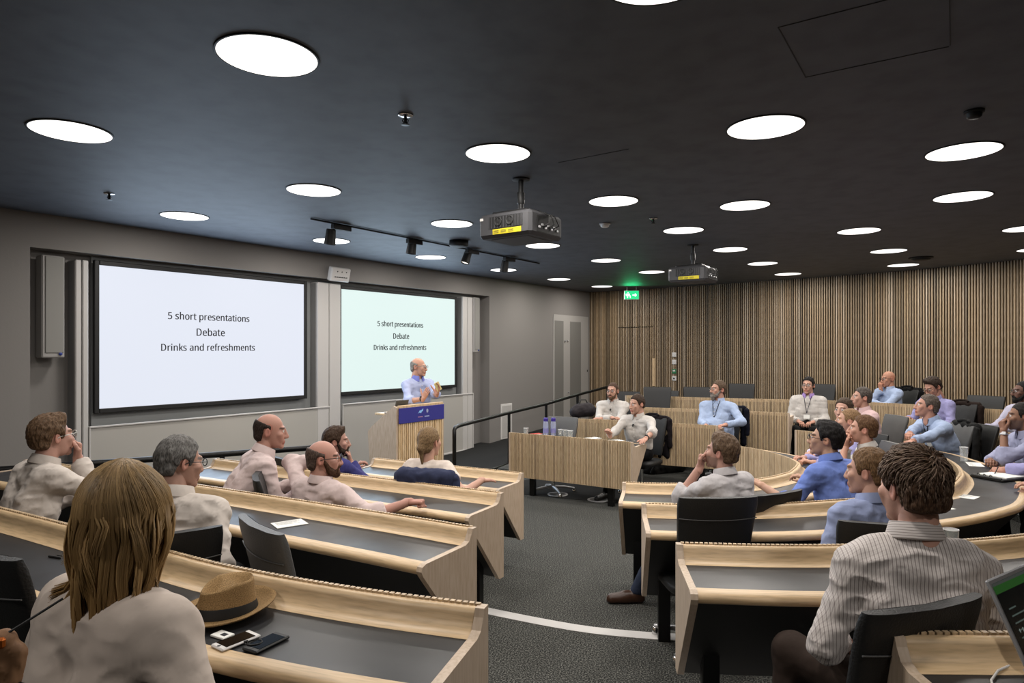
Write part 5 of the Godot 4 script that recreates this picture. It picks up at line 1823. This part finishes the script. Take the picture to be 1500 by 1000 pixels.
	person({"label": "person in light blue shirt beyond the right edge, dark trousers under the desk", "u": 1608, "v": 640, "z": 4.6, "lv": .1, "dir": Vector2(-.72, .69), "lean": 8, "look": LEC, "shirt": cloth(Color(.42, .5, .72)), "hair_col": brown, "style": "short", "L": {"w": ray(1493, 722, 5.0), "sleeve": "rolled", "e": Vector3(-1, -.6, .2)}, "trousers": Color(.13, .14, .17), "legL": [Vector3(-.22, .58, -.42), Vector3(-.3, .09, -.5)], "chair": "black chair beyond the right edge at the second horseshoe desk"})

func striped() -> Material:
	var m := cloth(Color.WHITE, .85, .7)
	var im := Image.create(256, 8, false, Image.FORMAT_RGB8)
	for x in 256:
		var t := fposmod(x / 32.0, 1.0)
		var c := Color(.78, .75, .735)
		if t < .30: c = Color(.56, .525, .515)
		elif t > .60 and t < .70: c = Color(.67, .64, .625)
		for y in 8: im.set_pixel(x, y, c)
	m.albedo_texture = ImageTexture.create_from_image(im)
	m.uv1_scale = Vector3(10.5, 10.5, 10.5)
	m.heightmap_enabled = false
	M.stripe = m
	return m
func striped_collar() -> Material:
	var m := sm(Color.WHITE, .85, 0, .25)
	m.albedo_texture = (M.stripe as StandardMaterial3D).albedo_texture
	m.uv1_scale = Vector3(14, 14, 1)
	return m

func tufts(p: Node3D, c: Color):
	var hx: Transform3D = p.get_meta("hx")
	var g := G.new()
	rng.seed = 5
	var whorl := Vector3(.015, .92, .42).normalized()
	for i in 2600:
		var th := rng.randf() * TAU
		var y := rng.randf_range(-.62, 1.0)
		var r := sqrt(maxf(0, 1 - y * y))
		var n := Vector3(sin(th) * r, y, cos(th) * r)
		var e := Vector3(.0895, .111, .111)
		var q := Vector3(0, .03, .016) + n * e
		if q.z < -.02 and q.y < .075: continue
		if absf(q.x) > .05 and q.y < .035 and q.z < .05: continue
		var nn := Vector3(n.x / e.x, n.y / e.y, n.z / e.z).normalized()
		var fl := n - whorl
		if n.y > .3: fl += Vector3(-.5, 0, -.9) * (n.y - .3)
		fl += Vector3(rng.randf_range(-.3, .3), rng.randf_range(-.2, .1), rng.randf_range(-.3, .3)) + Vector3(.25 * sin(q.y * 60.0), 0, .25 * sin(q.x * 55.0))
		fl = (fl - nn * fl.dot(nn)).normalized()
		var l := rng.randf_range(.018, .034) * (1.25 if n.y > .35 else .8)
		var lift := rng.randf_range(.001, .006) * (1.6 if n.y > .3 else .7)
		var k := g.v.size()
		g.tube([q - nn * .006, q + nn * lift * .6 + fl * l * .35, q + nn * lift + fl * l * .75, q + nn * lift * .3 + fl * l * 1.15], [.0034, .0032, .0022, .0005], 4, false)
		var t := rng.randf()
		var col := lin(c.darkened(.35).lerp(c.lightened(.22), t))
		for z in g.v.size() - k: g.col.append(col)
	g.uv = PackedVector2Array()
	var m := sm(Color.WHITE, .62, 0, .3)
	m.vertex_color_use_as_albedo = true
	part(p.get_node("hair"), "tuft", g, m, Transform3D.IDENTITY)

func blonde(nl: Vector2):
	var p := person({"label": "woman with long straight blonde hair in cream cardigan, seen from behind in the left foreground", "u": 190, "v": 678, "z": 1.6, "lv": .3, "dir": nl, "female": true, "wide": 1.17, "lean": 8, "hs": 1.0, "look": Vector3(2.3, 1.5, -9), "turn": 9, "shirt": cloth(Color(.74, .69, .65), .95, .3), "shirt_name": "cardigan", "collar": false, "wrinkle": .004, "hair_col": Color(.55, .43, .27), "skin": Color(0.716, 0.565, 0.500), "chair_back": -.10, "R": {"wl": Vector3(.26, .60, -.2), "e": Vector3(1, -.8, .4)}, "L": {"wl": Vector3(-.2, .62, -.24), "e": Vector3(-.5, -1, .3)}, "chair": "black chair of the blonde woman in the left foreground"})
	var hx: Transform3D = p.get_meta("hx")
	var g := sdf([[1, Vector3(0, .028, .016), Vector3(.086, .104, .106), ID], [0, Vector3(-.03, .0, .06), Vector3(-.045, -.19, .072), .045, .028], [0, Vector3(.03, .0, .06), Vector3(.045, -.19, .072), .045, .028], [0, Vector3(0, .0, .07), Vector3(0, -.2, .08), .045, .028], [0, Vector3(-.06, -.02, .01), Vector3(-.068, -.13, .03), .024, .02], [0, Vector3(.06, -.02, .01), Vector3(.068, -.13, .03), .024, .02]], .006, .03, .004, Vector3(80, 8, 30), [], func(q: Vector3): return (.07 - q.y) if q.z < -.05 else -1.0)
	for i in g.v.size(): g.col.append(lin(Color(.5, .4, .26)))
	rng.seed = 11
	var c := Vector3(0, .03, .016)
	for i in 2600:
		var th := rng.randf_range(-2.3, 2.3)      # round the head, 0 at the back
		var lay := rng.randf()
		var tier := 0 if rng.randf() < .86 else 1
		var ln := floorf(th * 5.0 + tier * .5)
		var lc := (ln + .5 - tier * .5) / 5.0
		var h1 := fposmod(sin(ln * 12.9898 + tier * 78.2) * 43758.5, 1.0)
		var h2 := fposmod(sin(ln * 39.346 + tier * 11.1) * 24634.6, 1.0)
		var h3 := fposmod(sin(ln * 73.156 + tier * 52.2) * 8531.7, 1.0)
		var ph0 := rng.randf_range(.02, .5)
		var len := (.245 + .075 * h1 if tier == 0 else .15 + .08 * h1) - .05 * th * th * .5 + rng.randf_range(-.022, .012)
		var pts := []
		var er := Vector3(.088 + lay * .006, .106 + lay * .008, .108 + lay * .006)
		for j in 6:
			var ph := lerpf(ph0, PI / 2, j / 5.0)
			var tt := th * (.75 + .25 * j / 5.0)
			pts.append(c + Vector3(sin(tt) * sin(ph) * er.x, cos(ph) * er.y, cos(tt) * sin(ph) * er.z))
		var last: Vector3 = pts[5]
		var lcp := c + Vector3(sin(lc) * er.x, 0, cos(lc) * er.z)
		var out := Vector3(sin(th), 0, cos(th) * .6)
		var wave := (h2 - .5) * .03
		var flick := ((.012 + .05 * h3) * (1.0 if tier == 0 else .35)) if absf(th) > 1.0 and absf(th) < 1.85 else (h3 - .4) * .02
		for j in range(1, 8):
			var t := j / 7.0
			var bulge := (.026 if th > 0 else .014) * sin(t * PI * .8) * (1.0 if absf(th) > .8 else .5)
			var tip := maxf(0, t - .66) / .34
			var q := last.lerp(lcp, .38 * t * t) + Vector3(0, -len * t, 0)
			q += out * (bulge - .010 * t + flick * tip * tip) + Vector3(0, flick * tip * tip * tip * .45, 0)
			q += Vector3(wave * sin(t * 5.0 + h1 * 6.0), 0, .006 * sin(t * 6.0 + h2 * 6.0)) + Vector3(-last.x * .10 * t, 0, (.0 if last.z > .05 else .05) * t)
			pts.append(q)
		var rad := []
		for j in pts.size(): rad.append(lerpf(.0020, .0026, j / 12.0) if j < 9 else lerpf(.0026, .0004, (j - 8) / 4.0))
		var k := g.v.size()
		g.tube(pts, rad, 4, false)
		var tone := clampf(h2 * .75 + rng.randf_range(-.15, .4), 0, 1)
		var col := lin(Color(.40, .32, .21).lerp(Color(.70, .58, .41), tone))
		for q in g.v.size() - k:
			var f := (g.v[k + q].y + .25) / .36
			g.col.append(col.lerp(lin(Color(.66, .50, .28)), .4 * clampf(1.0 - f, 0, 1)))
	g.uv = PackedVector2Array()
	var m := sm(Color.WHITE, .5, 0, .35)
	m.vertex_color_use_as_albedo = true
	part(p, "hair", g, m, hx)

# ---------------------------------------------------------------- small things
func build_small():
	bottles()
	jackets()
	papers()
	hat_and_phones()
	var floor_rings := [[817, 724, "round metal floor box under the panel table, left one"], [876, 732, "round metal floor box under the panel table, right one"]]
	for q in floor_rings:
		var p := at(q[0], q[1], .004)
		var t := thing("floor_box", q[2], "floor box", V(p, .004), 0, "round floor boxes")
		part(t, "rim", lt([Vector2(.135, 0), Vector2(.135, .006), Vector2(.11, .008), Vector2(.11, 0)], 32), M.alu)
		part(t, "lid", lt([Vector2(0, .005), Vector2(.108, .005), Vector2(.108, 0), Vector2(0, 0)], 32), sm(Color(.35, .35, .35), .5, .4))

func tumbler(p: Vector3, label: String, h: float, r: float, water: float, group := ""):
	var t := thing("glass_tumbler", label, "glass", p, 0, group)
	part(t, "glass", lt([Vector2(0, 0), Vector2(r * .86, 0), Vector2(r, h), Vector2(r - .0022, h), Vector2(r * .86 - .002, .012), Vector2(0, .012)], 28, Transform3D.IDENTITY), M.glass)
	part(t, "rim", lt([Vector2(r + .0006, h - .002), Vector2(r + .0006, h + .001), Vector2(r - .0026, h + .001), Vector2(r - .0026, h - .002), Vector2(r + .0006, h - .002)], 28), clear(Color(1, 1, 1), .55))
	if water > 0:
		var rr := r * .9 - .003
		part(t, "water", lt([Vector2(0, .013), Vector2(r * .86 - .004, .013), Vector2(rr, water), Vector2(0, water)], 24), clear(Color(.85, .9, .9), .2))

func bottles():
	var lab := ["left clear bottle with purple cap on the panel table", "right clear bottle with purple cap on the panel table"]
	var i := 0
	for u in [799.5, 810.5]:
		var p := at(u, 637.5, .755)
		var t := thing("water_bottle", lab[i], "bottle", V(p, .752), 0, "bottles on the panel table")
		i += 1
		part(t, "bottle_body", lt([Vector2(0, 0), Vector2(.034, 0), Vector2(.036, .01), Vector2(.036, .16), Vector2(.032, .185), Vector2(.028, .195), Vector2(0, .195)], 20), clear(Color(.75, .78, .9), .45))
		part(t, "water", lt([Vector2(0, .004), Vector2(.032, .004), Vector2(.032, .13), Vector2(0, .13)], 16), clear(Color(.7, .75, .95), .3))
		part(t, "label_band", lt([Vector2(.0368, .04), Vector2(.0368, .1), Vector2(.0362, .1), Vector2(.0362, .04), Vector2(.0368, .04)], 20), sm(Color(.5, .5, .72), .5))
		part(t, "cap", lt([Vector2(0, .195), Vector2(.03, .195), Vector2(.031, .2), Vector2(.031, .235), Vector2(.027, .242), Vector2(0, .242)], 20), sm(Color(.2, .13, .52), .45))
	i = 0
	for q in [[770.5, 636], [821, 638], [828.5, 639], [835.5, 640]]:
		var p := at(q[0], q[1], .755)
		tumbler(V(p, .752), ["low glass at the left end of the panel table", "glass nearest the bottles on the panel table", "middle glass of three beside the bottles", "glass farthest right of three beside the bottles"][i], .09, .036, 0, "glasses on the panel table")
		i += 1
	tumbler(V(at(1412, 676, .852), .852), "tall empty glass on the second horseshoe desk near the grey chair", .14, .036, 0)
	tumbler(V(at(1393, 812, .9525), .9525), "half-full water glass on the desk beside the striped shirt man", .12, .033, .05)
	var t := thing("water_bottle", "small teal and clear bottle before the man with black glasses", "bottle", V(at(892.5, 613.5, .855), .852))
	part(t, "bottle_body", lt([Vector2(0, 0), Vector2(.034, 0), Vector2(.034, .10), Vector2(.03, .12), Vector2(.014, .14), Vector2(.014, .16), Vector2(0, .16)], 18), clear(Color(.6, .85, .85), .5))
	part(t, "label_band", lt([Vector2(.0348, .02), Vector2(.0348, .08), Vector2(.0342, .08), Vector2(.0342, .02), Vector2(.0348, .02)], 18), sm(Color(.2, .5, .52), .5))
	var p := at(785, 636, .755)
	t = thing("red_folder", "small red folded item among papers on the panel table", "folder", V(p, .753), .5)
	part(t, "cover", bx(Vector3(0, .006, 0), Vector3(.16, .012, .1), .003), sm(Color(.72, .16, .08), .6))
	part(t, "pages", bx(Vector3(0, .006, .002), Vector3(.15, .008, .1), .001), M.paper)

func sheet(called: String, label: String, p: Vector3, yaw: float, w: float, h: float, th := .003, lines := 6, group := "") -> Node3D:
	var t := thing(called, label, "paper", p, yaw, group)
	part(t, "sheet", bx(Vector3(0, th / 2, 0), Vector3(w, th, h), .0005), M.paper)
	for i in lines:
		var l: float = [.8, .7, .76, .5, .72, .6, .3][i % 7]
		part(t, "print_line", bx(Vector3(-w * .4 + w * l / 2, th + .0004, -h * .36 + i * h * .11), Vector3(w * l, .0006, h * .018)), sm(Color(.4, .4, .42), .8))
	return t

func held_card():
	var t := thing("note_card", "pale note cards held up in the lecturer's left hand", "card", ray(641.5, 566, 8.70), .6)
	part(t, "card", bx(Vector3.ZERO, Vector3(.075, .12, .004), .001, Basis(Vector3.BACK, .5)), sm(Color(.78, .72, .50), .7))
	part(t, "edge", bx(Vector3(.004, .002, -.004), Vector3(.07, .115, .003), .001, Basis(Vector3.BACK, .42)), M.paper)

func papers():
	held_card()
	sheet("leaflet", "white folded leaflet lying on the third left desk", V(at(424, 767, .953), .9525), .62, .17, .13, .004, 5)
	sheet("paper_sheet", "white paper on the panel table before the gesturing man", V(at(868, 641.5, .754), .7525), .6, .21, .15, .002, 4)
	sheet("paper_sheet", "second white paper on the panel table, nearer his hand", V(at(899, 645, .754), .7525), .5, .25, .16, .002, 4)
	sheet("paper_sheet", "white paper on the horseshoe desk beside the tall empty glass", V(at(1428, 680, .853), .8525), 1.1, .25, .12, .002, 4)
	sheet("paper_sheet", "white printed sheet on the horseshoe desk behind the striped shirt man's head", V(at(1408, 726, .853), .8525), -.9, .2, .14, .002, 6)
	sheet("paper_sheet", "small white paper at the desk edge beside the striped shirt man's neck", V(at(1381, 744, .853), .8525), .3, .12, .1, .002, 3)
	# black folder with pad
	var p := at(1466, 700, .853)
	var t := thing("document_folder", "open black folder holding a white pad under the writing hand", "folder", V(p, .8525), .35)
	part(t, "cover", bx(Vector3(0, .01, 0), Vector3(.36, .02, .27), .006), M.black)
	part(t, "spine", tb([Vector3(-.17, .018, -.12), Vector3(-.17, .018, .12)], .012, 8), M.black)
	for i in 3: part(t, "ring_clip", tb([Vector3(-.17, .02, -.08 + i * .05), Vector3(-.165, .042, -.075 + i * .05), Vector3(-.15, .03, -.07 + i * .05)], .004, 8), M.black_metal)
	part(t, "pad", bx(Vector3(.03, .024, 0), Vector3(.27, .010, .23), .001), M.paper)
	t = thing("pen", "dark pen held over the white pad", "pen")
	part(t, "barrel", tb([ray(1454, 700, 5.5), ray(1462, 684, 5.58)], [.003, .0045], 8), M.black)
	# pens or cable slots on desks
	t = thing("pen", "black pen lying on the nearest left desk by the frame edge", "pen", V(at(80, 816, 1.055), 1.056))
	part(t, "barrel", bx(Vector3.ZERO, Vector3(.075, .008, .008), .003, Basis(Vector3.UP, -.35)), M.black)
	part(t, "clip", bx(Vector3(.02, .006, 0), Vector3(.03, .003, .003), .001, Basis(Vector3.UP, -.35)), M.black_metal)

	# wristwatch-less gear: laptop and white cable on the nearest right desk
	t = thing("laptop", "open laptop cut by the right frame edge on the nearest right desk", "laptop", V(Vector2(1.50, 1.80), 1.056), .58)
	var lid := Basis(Vector3.RIGHT, -.42)
	part(t, "keyboard_base", bx(Vector3(.02, .008, .06), Vector3(.31, .016, .21), .005), M.alu)
	part(t, "lid", bx(Vector3(.02, .12, -.085), Vector3(.31, .225, .009), .004, lid), M.alu)
	var im := Image.create(128, 96, false, Image.FORMAT_RGB8)
	im.fill(Color(.05, .06, .06))
	im.fill_rect(Rect2i(0, 4, 128, 10), Color(.18, .36, .16))
	im.fill_rect(Rect2i(0, 0, 128, 4), Color(.3, .32, .3))
	for i in 5: im.fill_rect(Rect2i(14, 34 + i * 9, 20 + (i * 37) % 40, 2), Color(.35, .4, .38))
	for i in 8: im.fill_rect(Rect2i(16 + i * 9, 60, 2, 5 + (i * 7) % 9), Color(.6, .65, .62))
	var m := sm(Color.BLACK, .25)
	m.emission_enabled = true
	m.emission = Color.WHITE
	m.emission_texture = ImageTexture.create_from_image(im)
	m.emission_operator = BaseMaterial3D.EMISSION_OP_MULTIPLY
	m.emission_energy_multiplier = .5
	var face := G.new()
	face.quad(Vector3(-.143, -.1, 0), Vector3(.143, -.1, 0), Vector3(.143, .1, 0), Vector3(-.143, .1, 0), Vector3.BACK, Vector2(0, 1), Vector2(1, 1), Vector2(1, 0), Vector2(0, 0))
	part(t, "screen", face, m, Transform3D(lid, Vector3(.02, .12, -.085) + lid * Vector3(0, 0, .0055)))
	part(t, "keys", bx(Vector3(.02, .0165, .03), Vector3(.27, .002, .1), .001), M.black)
	t = thing("charging_cable", "white cable looped on the nearest right desk beside the laptop", "cable")
	var pts := []
	for q in [[1540, 962], [1510, 966], [1484, 972], [1462, 982], [1452, 996], [1456, 1012], [1478, 1026], [1510, 1032]]: pts.append(V(at(q[0], q[1], 1.06), 1.06))
	part(t, "cord", tb(pts, .0032, 8), M.white_paint)
	part(t, "plug", tb([pts[7], pts[7] + Vector3(.03, 0, .004)], .006, 8), M.white_paint)

func hat_and_phones():
	var straw := sm(Color.WHITE, .8, 0, .3)
	straw.albedo_texture = ntex(.12, [Color(.36, .27, .17), Color(.56, .45, .30), Color(.68, .56, .39)], [.2, .5, .85], 91)
	straw.heightmap_enabled = true
	straw.heightmap_texture = ntex(.2, [], [], 92)
	straw.heightmap_scale = .15
	tri(straw, Vector3(9, 9, 9))
	var p := at(331, 899, 1.056)
	var t := thing("straw_hat", "tan straw trilby hat with black band on the nearest left desk", "hat", V(p, 1.054), -.75)
	var g := G.new()
	var rings := []
	for i in 15:
		var f := i / 14.0
		var ring := PackedVector3Array()
		for j in 40:
			var a := TAU * j / 40
			var x := cos(a)
			var zz := sin(a)
			var r := lerpf(1.0, .80, f)
			var y := .012 + f * .105
			if i > 11: r *= [.97, .84, .5][i - 12]
			var pinch := 1.0 - .34 * f * maxf(0, zz) * absf(zz)
			if i > 9: y += [.004, .010, .012, .004, -.012][i - 10]
			y -= f * f * .030 * maxf(0, zz)
			var lid := absf(x) * .9
			if i >= 13: y -= .022 * (1.0 - lid)
			ring.append(Vector3(x * .082 * r * pinch, y, zz * .100 * r - .006 * f))
		rings.append(ring)
	g.loft(rings)
	part(t, "crown", g, straw)
	var bg := G.new()
	rings = []
	for q in [[1.012, .014], [1.02, .02], [1.0, .042], [.985, .046]]:
		var ring := PackedVector3Array()
		for j in 40:
			var a := TAU * j / 40
			var f: float = (q[1] - .012) / .105
			var r: float = lerpf(1.0, .80, f) * q[0] * 1.012
			ring.append(Vector3(cos(a) * .082 * r * (1.0 - .34 * f * maxf(0, sin(a)) * absf(sin(a))), q[1], sin(a) * .100 * r))
		rings.append(ring)
	bg.loft(rings, false)
	part(t, "band", bg, M.black)
	g = G.new()
	rings = []
	for q in [[.078, .010], [.10, .009], [.125, .012], [.140, .018], [.141, .022], [.124, .016], [.10, .013], [.078, .014], [.078, .010]]:
		var ring := PackedVector3Array()
		for j in 40:
			var a := TAU * j / 40
			var up: float = (q[0] - .078) * (.34 * maxf(0, -sin(a)) - .10 * maxf(0, sin(a)) + .12 * absf(cos(a)))
			ring.append(Vector3(cos(a) * q[0], q[1] + up, sin(a) * (q[0] + .018)))
		rings.append(ring)
	g.loft(rings, false)
	part(t, "brim", g, straw)
	for q in [[346, 939, "white-framed smartphone lying face up beside the blonde woman's elbow", M.white_paint, -.62], [390, 942, "dark smartphone lying right of the white one", M.black, -.5]]:
		p = at(q[0], q[1], 1.056)
		t = thing("smartphone", q[2], "phone", V(p, 1.0535), q[4], "phones on the nearest left desk")
		part(t, "case", bx(Vector3(0, .0045, 0), Vector3(.062, .009, .126), .0035), q[3])
		part(t, "screen", bx(Vector3(0, .0092, 0), Vector3(.054, .0014, .094), .0005), sm(Color(.03, .035, .045), .08))
		part(t, "home_button", lt([Vector2(0, .0098), Vector2(.005, .0097), Vector2(.0055, .009), Vector2(0, .009)], 14, Transform3D(Basis.IDENTITY, Vector3(0, 0, .054))), M.dark)
	p = at(326, 930, 1.056)
	t = thing("name_card", "small white printed card half under the woman's sleeve beside the phone", "card", V(p, 1.0535), -.5)
	part(t, "card", bx(Vector3(0, .003, 0), Vector3(.06, .006, .04), .001), M.paper)
	part(t, "print_block", bx(Vector3(.008, .0064, 0), Vector3(.02, .0008, .016)), M.ink)
	p = at(372, 944, 1.056)
	t = thing("earphones", "small coil of black earphones between the two phones", "earphones", V(p, 1.055))
	var pts := []
	for i in 26: pts.append(Vector3(cos(i * .62) * (.012 + .0006 * i), .003 + .0003 * i, sin(i * .62) * (.010 + .0005 * i)))
	part(t, "cord", tb(pts, .0016, 6), M.black)
	part(t, "earbud", tb([pts[25], pts[25] + Vector3(.01, .002, 0)], .005, 8), M.black)

func jacket(c: Node3D, label: String, mat: Material, wide := 1.0, long := .42):
	var t := thing("jacket", label, "jacket", c.position, c.rotation.y, "jackets hung over chair backs")
	noise.seed = int(c.position.x * 100)
	var P := [[0, Vector3(-.22 * wide, .985, .335), Vector3(.22 * wide, .985, .335), .032, .032], [0, Vector3(-.2 * wide, .96, .37), Vector3(-.21 * wide, .98 - long, .345), .036, .042], [0, Vector3(.2 * wide, .96, .37), Vector3(.21 * wide, .98 - long, .345), .036, .042], [0, Vector3(0, .96, .375), Vector3(0, .96 - long, .36), .04, .045], [0, Vector3(-.1, .96, .375), Vector3(-.1, .96 - long, .355), .04, .045], [0, Vector3(.1, .96, .375), Vector3(.1, .96 - long, .355), .04, .045]]
	var g := sdf(P, .016, .07, .010, Vector3(6, 4, 6), [], null, true)
	part(t, "cloth", g, mat)
	for q in [-1, 1]: part(t, "sleeve", sdf([[0, Vector3(q * .25 * wide, .95, .33), Vector3(q * .27 * wide, .62, .31), .042, .034]], .016, .03, .008, Vector3(9, 6, 9), [], null, true), mat)
	if long > .35: part(t, "collar", tb([Vector3(-.1, 1.02, .31), Vector3(-.05, 1.035, .35), Vector3(.05, 1.035, .35), Vector3(.1, 1.02, .31)], .016, 8), mat)

func find_chair(label: String) -> Node3D:
	for c in get_children():
		if c.has_meta("category") and c.get_meta("category") == "chair" and c.get_meta("label") == label: return c
	return chair0

func jackets():
	var black := cloth(Color(.05, .05, .055), .9)
	jacket(find_chair("black chair of the ponytailed woman, under a blue jacket"), "blue denim-coloured jacket over the ponytailed woman's chair", cloth(Color(.19, .21, .30), .9), .92, .3)
	jacket(find_chair("black chair of the gesturing panel member, draped with a dark jacket"), "dark aubergine jacket over the panel member's chair", cloth(Color(.09, .075, .085), .9), 1.0, .5)
	jacket(find_chair("black chair of the grey-bearded man in light blue"), "navy jacket over the grey-bearded man's chair", cloth(Color(.06, .065, .11), .9), 1.1, .5)
	jacket(find_chair("black chair of the bald man, with a black jacket over it"), "black jacket over the bald man's chair by the slatted wall", black, 1.0, .5)
	jacket(find_chair("black chair with brown jacket, of the man looking down"), "dark brown jacket over the chair of the man looking down", cloth(Color(.13, .095, .08), .9), 1.0, .45)
	jacket(find_chair("empty grey chair at the horseshoe desk with a dark jacket on its side"), "charcoal jacket hanging on the empty grey horseshoe chair", cloth(Color(.12, .12, .12), .9), .9, .5)
	# bags
	var t := thing("backpack", "large dark bag on the floor between the panel table and the horseshoe desk", "bag", V(at(996, 722, 0), 0) + Vector3(0, 0, -1.0), .4)
	part(t, "bag_body", sdf([[0, Vector3(-.2, .15, 0), Vector3(.22, .22, 0), .15, .17], [0, Vector3(-.1, .30, .03), Vector3(.2, .38, .0), .12, .14]], .02, .08, .02, Vector3(7, 7, 7)), sm(Color(.09, .08, .075), .7))
	part(t, "strap", tb([Vector3(-.3, .12, .12), Vector3(-.15, .42, .15), Vector3(.1, .52, .12), Vector3(.3, .4, .1)], .018, 8), M.black)
	part(t, "buckle", bx(Vector3(.02, .3, .17), Vector3(.1, .05, .02), .006), M.chrome)
	t = thing("backpack", "dark plum bag on the desk end left of the man with black glasses", "bag", V(at(856, 612, .86), .852) + Vector3(0, 0, -.25), .2)
	part(t, "bag_body", sdf([[0, Vector3(-.12, .08, 0), Vector3(.12, .1, 0), .09, .1], [0, Vector3(-.06, .14, 0), Vector3(.1, .15, 0), .07, .07]], .018, .06, .012, Vector3(9, 9, 9)), sm(Color(.1, .07, .09), .8))
	part(t, "handle", tb([Vector3(-.07, .2, 0), Vector3(-.03, .27, 0), Vector3(.05, .27, 0), Vector3(.09, .2, 0)], .01, 8), M.black)
	t = thing("shoulder_bag", "tan bag with a thin strap at the lower left frame edge", "bag", ray(4, 945, 1.25), .4)
	part(t, "bag_body", sdf([[0, Vector3(-.03, -.06, 0), Vector3(.0, .01, 0), .035, .022], [0, Vector3(.0, -.07, .0), Vector3(.02, -.02, 0), .03, .02]], .006, .02, .003, Vector3(40, 40, 40)), sm(Color(.5, .36, .24), .7))
	part(t, "buckle", bx(Vector3(.0, .012, .02), Vector3(.02, .02, .012), .004), sm(Color(.75, .4, .15), .35, .6))
	part(t, "strap", tb([Vector3(.0, .02, .01), Vector3(.03, .035, .0), Vector3(.09, .065, -.03)], .0025, 8), M.dark)
